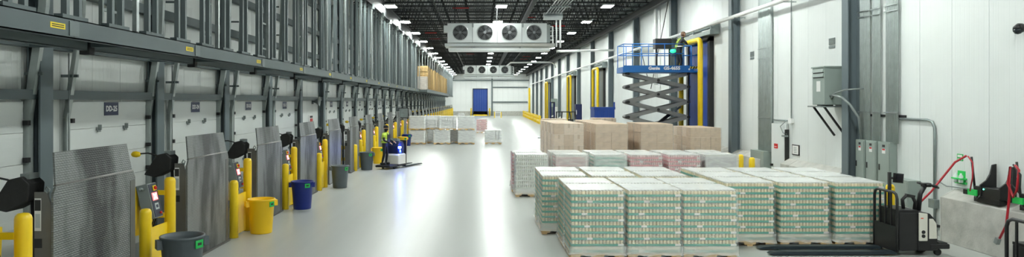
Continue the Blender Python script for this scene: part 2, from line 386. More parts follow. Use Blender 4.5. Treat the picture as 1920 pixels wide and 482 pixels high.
# posts standing in pairs on the beam
pm = MB()
pm.box(-.04, -.03, -.035, .035, 4.16, 7.9); pm.box(-.03, .03, -.035, -.027, 4.16, 7.9); pm.box(-.03, .03, .027, .035, 4.16, 7.9)
pm.box(.03, .04, -.035, .035, 4.16, 7.9)
pme = pm.mesh('post', 'slate2'); gme = None
y = 6.0; i = 0
MB().box(-7.3, -4.82, 62.5, 104.5, 3.92, 4.12).build('load_deck', 'slate2', mz); MB().box(-4.82, -4.76, 62.5, 104.5, 3.85, 4.16).build('load_deck_edge', 'slate', mz)
while y < 139:
    for dy in (-.145, .145) if not 62 < y < 104 else ():
        link('post', pme, mz, (BX-.06, y+dy, 0))
    MB().box(BX-.12, BX+.0, y-.3, y+.3, 4.16, 4.21).build('base_channel', 'slate', mz) if y < 45 else None
    if i % 3 == 1:
        g = MB().box(BX-.02, BX+.05, y+.42, y+.50, 4.16, 7.95).build('bright_post', 'galv', mz)
        MB().box(BX-.1, BX+.16, y+.35, y+.57, 7.72, 7.98).build('bracket', 'galvd', mz)
    if i % 4 == 2:
        for z in (4.7, 5.5, 6.3, 7.1, 7.9):
            MB().box(-6.9, -6.86, y-.22, y+.22, z, z+.05).build('rung', 'galvd', mz)
        for dy in (-.25, .25):
            MB().box(-6.93, -6.86, y+dy-.03, y+dy+.03, 4.04, 8.4).build('rear_post', 'galvd', mz)
    y += 1.146; i += 1
# wall girts
for z, h in ((3.08, .16), (3.93, .12), (4.95, .2), (6.0, .2), (7.2, .2)):
    MB().box(XL, XL+.18, 4, YB-1, z, z+h).build('girt', 'slate', wl)

# dock wall columns
wc2 = MB(); wc2.box(.03, .06, -.17, .17, 0, 8.7); wc2.box(-.16, -.13, -.17, .17, 0, 8.7); wc2.box(-.13, .03, -.015, .015, 0, 8.7)
wcm = wc2.mesh('dock_column', 'column')
for k in range(33):
    o = link('dock_column', wcm, None, (XL+.2, Y0+PITCH*(k+.5)-.33, 0))
    lab = ('slate steel column standing between dock doors, ' + ORD[k] + ' from the camera end') if k < 14 else 'slate steel dock column far down the dock row, %s from the camera end' % ORD[k]
    tag(o, lab, 'column', 'steel columns of the dock wall', 'structure')

# ---------------------------------------------------------------- dock doors
DW = 2.87
sec = MB(); sec.box(0, .05, -DW/2, DW/2, .004, .504)
for q in range(3): sec.box(.05, .056, -DW/2+.05, DW/2-.05, .06+q*.15, .14+q*.15)
secm = sec.mesh('door_section', 'door')
hk = MB(); hk.box(.05, .075, -.045, .045, -.01, .05); hk.box(.075, .14, -.012, .012, 0, .1); hk.box(.075, .10, -.05, .05, -.04, 0); hkm = hk.mesh('bumper_hook', 'boxgrey')
def track(side):
    t = MB(); yy = side*(DW/2+.06)
    pts = [(.05, yy, 0), (.05, yy, 2.75), (.32, yy, 4.6), (.42, yy, 7.6)]
    for a, b in zip(pts, pts[1:]):
        t.bar(a, b, .02, .11, 0, (1, 0, 0)); t.bar((a[0]+.06, a[1]+side*.04, a[2]), (b[0]+.06, b[1]+side*.04, b[2]), .10, .02, 0, (1, 0, 0))
    return t.mesh('track', 'track')
trk = {s: track(s) for s in (-1, 1)}
rol = MB()
for s in (-1, 1):
    for z in (.6, 1.1, 1.6, 2.1, 2.6): rol.box(.04, .12, s*(DW/2-.02)-.03*1, s*(DW/2-.02)+.03, z-.03, z+.03)
strut = MB().box(0, .3, -.02, .02, -.025, .025).mesh('track_strut', 'slate2')
hng = MB().box(.04, .12, -.04, .04, -.04, .04).mesh('roller_bracket', 'black')
sgn_m = MB().box(.057, .066, -.26, .26, -.13, .13).mesh('number_sign', 'navy')
ctp = MB().tube([(.18, 0, .2), (.18, 0, 2.9)], .012, 5).mesh('lift_cable', 'galvd')
BLANK = 5
ndoor = 0
for k in range(33):
    Y = Y0+PITCH*k
    if k == BLANK: continue
    num = 26-k if k < BLANK else 27-k
    ndoor += 1
    if k <= 12 and num > 0: lab = 'white sectional dock door ' + ('with a navy sign reading DD-%d' % num if k else 'cut off at the edge of the view, before the first navy sign')
    else: lab = 'white sectional dock door far down the row, %s from the camera end' % ORD[ndoor-1]
    d = struct('door_%d' % ndoor, lab, 'door', (XL, Y, 0), 'dock doors')
    for q in range(6): link('door_section', secm, d, (0, 0, q*.508))
    if k < 20:
        for dy in (-.5, .5):
            for z in (2.5, 1.25): link('bumper_hook', hkm, d, (0, dy, z))
        sg = link('number_sign', sgn_m, d, (0, 0, 2.9))
        if num > 0: text('DD-%d' % num, .15, 'white', sg, (.066, 0, 0), (R90, 0, R90), bold=.006)
    for s in (-1, 1):
        link('track', trk[s], d)
        if k < 16:
            for z in (3.5, 4.4, 5.4, 6.4): link('track_strut', strut, d, (.0+(.0), s*(DW/2+.12), z))
            for z in (1.6, 2.1, 2.7): link('roller_bracket', hng, d, (.03, s*(DW/2+.0), z))
            link('lift_cable', ctp, d, (.0, s*(DW/2+.2), 1.0))
# bay without a door: panelled wall with alarm and panel
b = thing('alarm_station', 'small red and white alarm plate on the bare wall bay between dock doors', 'alarm', (XL, Y0+PITCH*BLANK, 2.2))
MB().box(.0, .06, -.25, .25, -.2, .25).build('back_plate', 'paper', b); MB().box(.06, .09, -.15, .2, -.12, .1).build('red_plate', 'red', b); MB().box(.06, .08, -.2, .2, .13, .22).build('lettering_strip', 'ink', b)
b = thing('horn_speaker', 'grey horn speaker above the red alarm plate on bare wall bay', 'speaker', (XL, Y0+PITCH*BLANK+.45, 3.05))
MB().lathe([(.05, 0), (.07, .12), (.14, .25), (.22, .32), (.2, .31), (.06, .15)], 14, axis='X').build('horn', 'boxgrey', b); MB().box(0, .05, -.1, .1, -.12, .12).build('bracket', 'slate2', b)

# ---------------------------------------------------------------- dock levelers stored upright
def make_leveler():
    r = thing('dock_leveler', '', 'dock leveler', group='upright dock levelers')
    p = MB(); p.box(-.03, 0, -1.06, 1.06, .04, 1.84); p.prism([(-1.06, 1.84), (1.06, 1.84), (1.0, 1.95), (-1.0, 1.95)], 'X', -.03, 0)
    p.build('deck_plate', 'tread', r)
    lp = MB(); q = []
    for (y, z, x) in ((-.99, 1.95, -.012), (.99, 1.95, -.012), (.93, 2.38, -.07), (-.93, 2.38, -.07)): q.append((x, y, z))
    lp.hexa([(v[0]-.025, v[1], v[2]) for v in q]+q); lp.build('lip', 'tread', r)
    MB().tube([(-.02, -1.0, 1.95), (-.02, 1.0, 1.95)], .022, 6).build('lip_hinge', 'side', r)
    for s in (-1, 1):
        sd = MB().prism([(-.24, .02), (-.03, .02), (-.03, 1.72), (-.08, 1.88), (-.24, 1.88)], 'Y', s*1.06-.012, s*1.06+.012).build('side_frame', 'side', r)
        if s < 0:
            dc = MB().box(-.235, -.15, -1.076, -1.073, 1.38, 1.8).build('warning_decal', 'paper', sd)
            d2 = MB().box(-.232, -.153, -1.0775, -1.0765, 1.64, 1.78); d2.box(-.225, -.16, -1.0775, -1.0765, 1.42, 1.6, 1); d2.build('print_block', ['ink', 'keypad'], sd)
            MB().box(-.235, -.14, -1.076, -1.073, 1.16, 1.28).build('name_plate', 'black', sd)
            MB().tube([(-.06, -1.075, 1.86), (-.03, -1.09, 1.92), (-.07, -1.09, 1.95), (-.1, -1.075, 1.9), (-.06, -1.075, 1.86)], .01, 5).build('lifting_ring', 'galvd', sd)
    MB().box(-.005, .006, .9, 1.05, .04, 1.8).build('edge_strip', 'side', r)
    for y in (-.6, 0, .6): MB().box(-.22, -.03, y-.03, y+.03, .05, 1.8).build('rib', 'side', r)
    MB().box(-.26, .03, -1.1, 1.1, 0, .04).build('hinge_sill', 'side', r)
    return r
# each guard: two bollards of unequal height, a plate between them, a plate behind
def make_guard():
    r = thing('bollard_guard', '', 'bollard', group='yellow bollard guards')
    for y, h in ((-.45, 1.29), (.45, 1.71)):
        MB().lathe([(.095, 0), (.095, h-.07), (.085, h-.035), (.06, h-.01), (.0, h)], 20, (0, y, 0)).build('post', 'yellow', r)
    MB().box(-.03, -.005, -.40, .40, .03, .93).build('front_plate', 'yellow', r, bevel=.006)
    MB().prism([(-.2, .78), (.5, .72), (.55, 1.52), (-.1, 1.6)], 'X', -.34, -.32).build('back_plate', 'yellow', r)
    MB().box(-.33, -.06, .36, .42, 1.0, 1.08).build('bracket', 'yellow', r)
    MB().box(-.33, -.06, .36, .42, 1.4, 1.48).build('bracket', 'yellow', r)
    return r
def make_control():
    r = thing('control_box', '', 'control box', group='dock control boxes')
    t = math.radians(-13)
    def rp(x, z): return (x*math.cos(t)-z*-math.sin(t)*-1, 0, 0)
    e = bpy.data.objects
    R = (0, math.radians(-13), 0)
    h = MB().box(-.2, 0, -.15, .15, -.3, .3).build('housing', 'boxgrey', r, rot=R, bevel=.008)
    f = MB().box(.0, .008, -.135, .135, -.285, .285).build('face', 'facedark', r, rot=R)
    MB().box(.008, .02, -.01, .09, .16, .25).build('stop_plate', 'ylabel', f); MB().lathe([(.03, .02), (.03, .05), (.0, .055)], 12, (0, .04, .205), axis='X').build('stop_button', 'red', f)
    MB().box(.008, .014, -.085, .085, .0, .13).build('led_panel', 'led', f)
    x = MB()
    for s in (-1, 1): x.bar((.017, -.05, .065-s*.045), (.017, .05, .065+s*.045), .016, .004, 0, (1, 0, 0))
    x.build('led_cross', 'ledw', f)
    MB().box(.008, .014, -.07, .06, -.16, -.05).build('keypad', 'keypad', f); MB().box(.014, .017, -.04, .03, -.13, -.08).build('keypad_print', 'facedark', f)
    MB().lathe([(.022, .008), (.022, .035), (.0, .04)], 10, (0, .06, -.23), axis='X').build('red_button', 'red', f)
    for q, y in enumerate((-.08, 0, .08)):
        MB().tube([(-.03, y, -.29), (-.03, y, -.36), (-.08, y+.02, -.46), (-.1, y+.02, -.62)], .013, 6).build('cable', 'rubber', r)
    MB().tube([(-.13, -.15, .2), (-.13, -.26, .22)], .022, 8).build('gland', 'galv', r)
    MB().box(-.36, -.2, -.06, .06, -.1, .1).build('bracket', 'boxgrey', r)
    return r
def make_dock_light():
    r = thing('dock_light', '', 'lamp', group='flexible dock lights')
    poly = [(-.46, -.17), (-.22, .2), (-.05, .24), (.06, .14), (.04, -.08), (-.24, -.22)]
    MB().prism(poly, 'Y', -.17, .17).build('hood', 'rubber', r, bevel=.02)
    MB().box(-.1, .02, -.1, .1, .2, .27).build('hood_clamp', 'boxgrey', r)
    MB().tube([(.0, 0, -.05), (.02, 0, -.6), (.02, 0, -1.835)], .03, 8).build('mast', 'black', r)
    MB().tube([(-.1, -.1, .12), (-.22, -.16, .2), (-.36, -.2, .24), (-.5, -.22, .23)], .014, 7).build('arm', 'black', r)
    MB().lathe([(.02, 0), (.05, .03), (.06, .09), (.045, .15), (.02, .17), (0, .17)], 12, (-.66, -.22, .22), axis='X').build('lamp_head', 'yellow', r)
    return r
lev = make_leveler(); gd = make_guard(); ct = make_control(); dl = make_dock_light()
used = {}
def place(proto, key, loc, lab):
    if key not in used: used[key] = 1; proto.location = loc; proto['label'] = lab; return proto
    return dup(proto, loc, lab)
def dockname(k): return 'in front of the dock door signed DD-%d' % (26-k) if 0 < k < 5 else ('nearest the camera, at the cut-off dock door' if k == 0 else None)
for k in range(33):
    Yc = 10.0+PITCH*k
    if Yc > 138: break
    def lab(base, far):
        if dockname(k): return base+' '+dockname(k)
        return (base if k < 14 else far)+', '+ORD[k]+' of the row from the camera'
    place(lev, 'l', (-5.5, Yc, 0), lab('grey tread-plate dock leveler stored upright', 'distant grey upright dock leveler'))
    Yg = Yc+1.85
    if k != 4:
        place(gd, 'g', (-5.5, Yg, 0), lab('yellow bollard pair with plates beside leveler', 'distant yellow bollard pair with plates'))
        place(ct, 'c', (-5.56, Yg+.02, 1.36), lab('tilted grey dock control box with red light', 'distant grey dock control box'))
    place(dl, 'd', (-5.85, Yc-.93, 1.84), lab('black hooded flexible dock light with yellow head', 'distant black hooded dock light'))
# the set before the first full one, cut by the frame
dup(gd, (-5.5, 7.9, 0), 'yellow bollard pair at the lower corner of the view, cut by its edge')
dup(ct, (-5.56, 7.86, 1.36), 'tilted grey dock control box at the lower corner of the view, cut by its edge')
# ladder-like yellow rail after the fifth leveler
r = thing('guard_rail', 'yellow two-rail guard with one thick post beside the grey bin', 'guard rail', (-5.5, 30.4, 0))
MB().lathe([(.12, 0), (.12, 1.1), (.1, 1.15), (0, 1.17)], 16, (.0, 0, 0)).build('thick_post', 'yellow', r)
MB().box(-.68, -.56, -.06, .06, 0, 1.12).build('thin_post', 'yellow', r)
for z in (.45, .95): MB().box(-.6, 0, -.05, .05, z, z+.14).build('rail', 'yellow', r)
gd.location, ct.location = gd.location, ct.location

# ---------------------------------------------------------------- bins
def bin_(m, X, Y, lab, rz=.1, sc=1.):
    r = thing('waste_bin', lab, 'bin', (X, Y, 0), rz, 'round bins along the dock'); r.scale = (sc,)*3
    prof = [(.235, 0), (.245, .02), (.295, .70), (.305, .71), (.305, .755), (.315, .76), (.315, .79), (.29, .79), (.275, .72), (.23, .05), (0, .05)]
    MB().lathe(prof, 32).build('body', m, r)
    for s in (-1, 1):
        MB().prism([(-.09, .62), (.09, .62), (.075, .75), (-.075, .75)], 'X', s*.285, s*.36).build('handle', m, r, rot=(0, 0, .0))
    t = -R90+.62
    l = MB(); l.box(-.075, .075, -.314, -.302, .62, .735); l.build('green_label', 'green', r, rot=(0, 0, .62))
    k = MB(); k.box(-.04, .04, -.3155, -.314, .66, .70); k.build('label_print', 'ink', r, rot=(0, 0, .62))
for a in [('gbin', -4.85, 11.3, 'grey round bin with green label at the lower edge, by the first bollards', .62, 1.1), ('ybin', -5.08, 16.1, 'bright yellow round bin with green label, the nearer yellow one', .55), ('bbin', -5.05, 19.7, 'deep blue round bin with green label beside the dock'),
          ('gbin', -4.95, 24.5, 'grey round bin with green label past the blue bin', .4), ('gbin', -5.05, 30.9, 'grey round bin next to the yellow two-rail guard'), ('ybin', -4.98, 34.0, 'yellow round bin behind the rider, the farther yellow one'), ('bbin', -5.02, 47.6, 'far blue bin beside the white jug pallets'), ('ybin', -4.92, 44.1, 'far yellow bin just before the far blue bin')]: bin_(*a)

# ---------------------------------------------------------------- pallets
def pallet(parent, w, d, z=0.):
    """wooden pallet under a load: stringers along X with two fork notches, deck and bottom boards"""
    key = (w, d)
    if key not in PAL:
        nt = [(0, .03), (w*.17, .03), (w*.19, .085), (w*.37, .085), (w*.39, .03), (w*.61, .03), (w*.63, .085), (w*.81, .085), (w*.83, .03), (w, .03), (w, .115), (0, .115)]
        PAL[key] = (MB().prism(nt, 'Y', 0, .038).mesh('stringer', 'wood'), MB().box(0, .1, 0, d, 0, .022).mesh('deck_board', 'wood'), MB().box(0, .12, 0, d, 0, .03).mesh('bottom_board', 'wood'))
    s, t, b = PAL[key]
    o = MB().box(.05, w-.05, .05, d-.05, .09, .114).build('pallet', 'wood', parent, (0, 0, z))
    for y in (0, d/2-.02, d-.038): link('stringer', s, o, (0, y, 0))
    for i in range(7): link('deck_board', t, o, (i*(w-.1)/6, 0, .116))
    for x in (0, w/2-.06, w-.12): link('bottom_board', b, o, (x, 0, 0))
    return o
PAL = {}
def film_mesh(w, d, z0, z1, skirt, seed, ins=.012, m='film'):
    rg = random.Random(seed); mb = MB(); nu, nz = 10, 9
    ring = []
    for (ax, ay, bx, by) in ((0, 0, w, 0), (w, 0, w, d), (w, d, 0, d), (0, d, 0, 0)):
        for i in range(nu):
            t = i/nu; ring.append((ax+(bx-ax)*t, ay+(by-ay)*t))
    n = len(ring); cx, cy = w/2, d/2; vs = []
    for k in range(nz+1):
        t = k/nz; z = z0+(z1-z0)*t
        e = ins+.004+skirt*max(0, 1-t*4.5)**1.5
        for (x, y) in ring:
            kx, ky = (x-cx)/(w/2), (y-cy)/(d/2); j = rg.uniform(0, .008)
            vs.append((x+kx*(e+j), y+ky*(e+j), z+(rg.uniform(-.03, .03) if k == 0 else 0)))
    fs = [(k*n+i, k*n+(i+1) % n, (k+1)*n+(i+1) % n, (k+1)*n+i) for k in range(nz) for i in range(n)]
    mb.add(vs, fs, 0, True)
    return mb.mesh('stretch_film', m)
NL, LH, CW, CD = 10, .119, 1.03, 1.03
def can_layer(w, d, m, full):
    mb = MB(); nx = 15; ny = 15; px = w/nx; py = d/ny; r = min(px, py)*.485
    for i in range(nx):
        for j in range(ny):
            if not full and 0 < i < nx-1 and 0 < j < ny-1: continue
            cx, cy = (i+.5)*px, (j+.5)*py; n = 8
            ring = [(cx+r*math.cos(2*math.pi*q/n), cy+r*math.sin(2*math.pi*q/n)) for q in range(n)]
            vs = [(x, y, .004) for x, y in ring]+[(x, y, .105) for x, y in ring]+[(cx+(x-cx)*.88, cy+(y-cy)*.88, .115) for x, y in ring]
            b = len(mb.v); mb.v += vs
            for q in range(n):
                mb.f.append([b+q, b+(q+1)%n, b+n+(q+1)%n, b+n+q]); mb.m.append(0); mb.s.append(True)
                mb.f.append([b+n+q, b+n+(q+1)%n, b+2*n+(q+1)%n, b+2*n+q]); mb.m.append(1); mb.s.append(False)
            mb.f.append([b+2*n+q for q in range(n)]); mb.m.append(1); mb.s.append(False)
    return mb.mesh('cans', [m, 'cantop'])
def tray_mesh(w, d, m):
    mb = MB(); e = .004; mb.box(-e, w+e, -e, d+e, 0, .004)
    mb.box(-e, w+e, -e-.002, -e, 0, .044); mb.box(-e, w+e, d+e, d+e+.002, 0, .044); mb.box(-e-.002, -e, -e, d+e, 0, .044); mb.box(w+e, w+e+.002, -e, d+e, 0, .044)
    return mb.mesh('tray', m)
def can_pallet(canm, traym, film, seed, w=CW, d=CD):
    r = thing('pallet_load', '', 'pallet load')
    pallet(r, w, d)
    cl, cf, tm = can_layer(w-.02, d-.02, canm, False), can_layer(w-.02, d-.02, canm, True), tray_mesh(w-.02, d-.02, traym)
    lb = MB().box(0, .11, -.009, -.007, .005, .045).mesh('paper_label', 'paper')
    for k in range(NL):
        t = link('tray', tm, r, (.01, .01, .14+k*LH))
        link('cans', cf if k == NL-1 else cl, t, kind='stuff')
        link('paper_label', lb, t, ((.9 if k % 2 else .2+.05*(k % 3)), 0, 0))
    z1 = .14+NL*LH+.006
    link('stretch_film', film_mesh(w, d, .07, z1, .022, seed, m=film), r)
    link('film_skirt', film_mesh(w, d, .09, .26, .02, seed+70, ins=.016, m='filmthick'), r)
    tp = MB(); n = 8; rg = random.Random(seed+50)
    vs = [(i/n*w, j/n*d, z1+.004+rg.uniform(0, .01)) for j in range(n+1) for i in range(n+1)]
    tp.add(vs, [(j*(n+1)+i, j*(n+1)+i+1, (j+1)*(n+1)+i+1, (j+1)*(n+1)+i) for j in range(n) for i in range(n)], 0, True)
    tp.build('film_top', 'topfilm', r)
    return r
def copies(proto, spots, group):
    for i, (x, y, lab, rz) in enumerate(spots):
        if i == 0 and not proto.get('label'):
            proto.location = (x, y, 0); proto['label'] = lab; proto.rotation_euler = (0, 0, rz); proto['group'] = group
        else: dup(proto, (x, y, 0), lab, rz=rz, group=group)
rg = random.Random(11)
green = [can_pallet('can', 'tray', 'film', 1), can_pallet('can', 'tray', 'filmthin', 2), can_pallet('can', 'tray', 'film', 3)]
G = 'film-wrapped pallets of cans in green trays'
rows = {0: [], 1: [], 2: []}
cn = ('at the aisle end', 'in the middle', 'at the far end from the aisle')
for j, Y in enumerate((13.35, 14.47)):
    for i, X in enumerate((1.75, 2.84, 3.92)):
        rows[0].append((X+rg.uniform(-.01, .01), Y, 'nearest block of wrapped green-tray cans, %s pallet of its %s row' % (('aisle side', 'middle', 'wall side')[i], ('front', 'second')[j]), rg.uniform(-.008, .008)))
for j, Y in enumerate((14.6, 15.73, 16.86)):
    for i, X in enumerate((5.17, 6.33, 7.49)):
        rows[1].append((X, Y, 'wrapped green-tray can pallet by the truck forks, %s column, %s row' % (('first', 'middle', 'last')[i], ('front', 'middle', 'back')[j]), rg.uniform(-.008, .008)))
for j, Y in enumerate((15.9, 17.04)):
    for i, X in enumerate((1.42, 2.56, 3.72)):
        rows[2].append((X, Y, 'wrapped green-tray can pallet behind the nearest six, %s column, %s row' % (('aisle', 'middle', 'inner')[i], ('nearer', 'farther')[j]), rg.uniform(-.01, .01)))
copies(green[0], rows[0], G); copies(green[1], rows[1], G); copies(green[2], rows[2], G)
mid = {'cream': can_pallet('canw', 'traywhite', 'film', 4), 'pink': can_pallet('canw', 'traypink', 'filmthick', 5), 'green': can_pallet('canw', 'tray', 'filmthick', 6), 'lilac': can_pallet('canw', 'traylil', 'filmthick', 7), 'rose': can_pallet('canp', 'traypink', 'film', 8)}
G2 = 'wrapped pallets of pale cans in mixed trays'
plan = [('cream', 'pink', 'green', 'rose', 'rose', 'lilac'), ('rose', 'cream', 'green', 'pink', 'pink', 'lilac')]
for j, Y in enumerate((22.15, 23.32)):
    for i, X in enumerate((1.14, 2.42, 3.66, 4.80, 6.02, 7.22)):
        c = plan[j][i]
        copies(mid[c], [(X-.06*j, Y, 'wrapped cans in %s trays, %s from the aisle, %s row before brown cartons' % ({'rose': 'rosy pink', 'pink': 'pale pink'}.get(c, c), ORD[i], ('front', 'rear')[j]), rg.uniform(-.01, .01))], G2)
# cardboard
def carton_pallet(h, w, d, nl, nx, ny, seed, m):
    r = thing('carton_pallet', '', 'pallet load'); pallet(r, w, d); rg = random.Random(seed)
    cw, cdp, ch = w/nx, d/ny, (h-.145)/nl
    mb = MB().box(.003, cw-.003, .003, cdp-.003, .002, ch-.002).mesh('carton', m)
    mb2 = MB().box(.003, cw-.003, .003, cdp-.003, .002, ch-.002).mesh('carton', 'carton' if m == 'carton2' else 'carton2')
    tp = MB().box(.003, cw-.003, cdp/2-.03, cdp/2+.03, ch-.002, ch-.001); tp.box(cw/2-.04, cw/2+.04, -.0005, .003, ch*.6, ch-.002); tpm = tp.mesh('tape', 'tape')
    for k in range(nl):
        for i in range(nx):
            for j in range(ny):
                c = link('carton', mb2 if rg.random() < .25 else mb, r, (i*cw+rg.uniform(-.006, .006), j*cdp+rg.uniform(-.006, .006), .14+k*ch))
                link('tape', tpm, c)
    link('stretch_film', film_mesh(w, d, .12, h, .03, seed+9, m='filmthin'), r)
    return r
G3 = 'tall wrapped pallets of brown cartons'
ca = carton_pallet(2.22, 1.1, 1.16, 5, 3, 2, 1, 'carton2'); cb_ = carton_pallet(2.20, 1.2, 1.16, 6, 2, 2, 2, 'carton'); cc = carton_pallet(2.02, 1.18, 1.16, 5, 3, 2, 3, 'carton')
copies(ca, [(2.78-.03*j, 26+1.26*j, 'tall brown carton pallet in the column nearest the aisle, %s from the front' % ORD[j], rg.uniform(-.01, .01)) for j in range(4)], G3)
copies(cb_, [(4.34+.02*j, 26.05+1.28*j, 'tall shiny-wrapped carton pallet in the second column, %s from the front' % ORD[j], rg.uniform(-.01, .01)) for j in range(5)], G3)
copies(cb_, [(6.04, 26+1.3*j, 'tall brown carton pallet in the third column before the scissor lift, %s' % ('front one', 'rear one')[j], rg.uniform(-.01, .01)) for j in range(2)], G3)
copies(cc, [(8.2, 27+1.3*j, 'lower brown carton pallet before the blue guarded door, %s' % ('front one', 'rear one')[j], 0) for j in range(2)], G3)
copies(ca, [(3.0, 32.6, 'brown carton pallet standing alone behind the first carton column', .02), (5.6, 34.2, 'brown carton pallet standing behind the second carton column, farthest of the cartons', -.02)], G3)
# white jugs
def jug_pallet(seed, m='jug', name='jug_pallet'):
    w, d = 1.16, 1.1; r = thing(name, '', 'pallet load'); pallet(r, w, d)
    mb = MB(); nx, ny = 6, 5
    for i in range(nx):
        for j in range(ny):
            if 0 < i < nx-1 and 0 < j < ny-1: continue
            mb.lathe([(.075, 0), (.088, .02), (.088, .18), (.06, .24), (.03, .26), (.03, .275), (0, .275)], 8, ((i+.5)*w/nx, (j+.5)*d/ny, 0), 0)
    jm_ = mb.mesh('jugs', m)
    sh = MB().box(.0, w, 0, d, 0, .006).mesh('tier_sheet', 'paper')
    for k in range(3):
        t = link('tier_sheet', sh, r, (0, 0, .14+k*.282)); link('jugs', jm_, t, (0, 0, .006), kind='stuff')
    link('stretch_film', film_mesh(w, d, .12, .99, .02, seed, m='filmthick'), r)
    MB().box(0, w, 0, d, .985, .992).build('top_sheet', 'jug', r)
    return r
G4 = 'wrapped pallets of white jugs'
jp = jug_pallet(1); sc = 1300/49.2
spots = []
for (x, Y, z, lab) in ((766.5, 49.2, 0, 'lower pallet of white jugs at the dock side'), (801, 50.4, 0, 'lower pallet of white jugs set back, second from the dock'), (813, 49.1, 0, 'lower pallet of white jugs, third from the dock side'), (841, 50.6, 0, 'lower pallet of white jugs set back, fourth from the dock'), (859, 49.2, 0, 'lower pallet of white jugs at the aisle end of the stacked block'),
                       (766.5, 49.2, .995, 'upper pallet of white jugs stacked at the dock side'), (795.5, 50.4, .995, 'upper pallet of white jugs stacked set back, second from the dock'), (824, 49.4, .995, 'upper pallet of white jugs stacked third from the dock side'), (859, 49.25, .995, 'upper pallet of white jugs stacked at the aisle end of the block'),
                       (909.5, 49.4, 0, 'single low pallet of white jugs standing apart in the aisle')):
    X = (x-900)*Y/1300; spots.append((X, Y, z, lab))
for (X, Y, z, lab), bump in zip(spots, range(99)):
    # keep neighbours clear of each other
    if bump in (1, 3, 6): Y += .0
    if bump == 0: jp.location = (X, Y, z); jp['label'] = lab; jp['group'] = G4
    else: dup(jp, (X, Y, z), lab, group=G4)
jk = can_pallet('canp', 'traypink', 'film', 21); copies(jk, [((893.5-900)*67/1300, 67, 'pinkish pallet of small packs beyond the white jugs, below the blue end door', 0)], G2)
jw = jug_pallet(4); jw.location = (-3.9, 122, 0); jw['label'] = 'very far white pallet load near the end wall'; jw['group'] = G4

# mezzanine loads
G5 = 'slatted wooden stacks on the mezzanine'
def slat_stack(w, d, h, seed):
    r = thing('slat_stack', '', 'crate stack', group=G5); rg = random.Random(seed); z = 0
    k = 0
    while z < h-.05:
        mb = MB(); ph = .145
        for j in range(3): mb.box(0, w, j*(d-.1)/2, j*(d-.1)/2+.1, .02, .1)
        for i in range(7):
            x = i*(w-.11)/6; mb.box(x, x+.11, 0, d, .1, .122); mb.box(x, x+.11, 0, d, 0, .02) if i % 3 == 0 else None
        o = mb.build('wooden_pallet', 'crate', r, (rg.uniform(-.03, .03), rg.uniform(-.03, .03), z)); z += .124; k += 1
    return r
a = slat_stack(1.5, 1.1, 1.0, 1); a.location = (-6.35, 64.4, 5.36); a['label'] = 'amber stack of slatted pallets on top of the white-wrapped mezzanine load'
sa = slat_stack(1.3, 1.2, 2.2, 2); first = True
yy = 66.3
for i in range(14):
    lab = 'tall amber stack of slatted pallets on the mezzanine, %s behind the wrapped load' % ORD[i]
    if first: sa.location = (-6.22, yy, 4.12); sa['label'] = lab; first = False
    else: dup(sa, (-6.22+rg.uniform(-.06, .06), yy, 4.12), lab)
    yy += 2.65
wl_ = thing('wrapped_load', 'brown carton load under loose white film on the mezzanine edge', 'pallet load', (-6.75, 64.2, 4.12))
for i in range(2):
    for k in range(3): MB().box(i*.9+.004, i*.9+.896, .0, 1.4, .12+k*.37, .12+k*.37+.366).build('carton', 'carton2', wl_)
MB().box(0, 1.8, 0, 1.4, 0, .12).build('pallet', 'wood', wl_); link('stretch_film', film_mesh(1.8, 1.4, 0, 1.235, .03, 5, m='filmthick'), wl_)

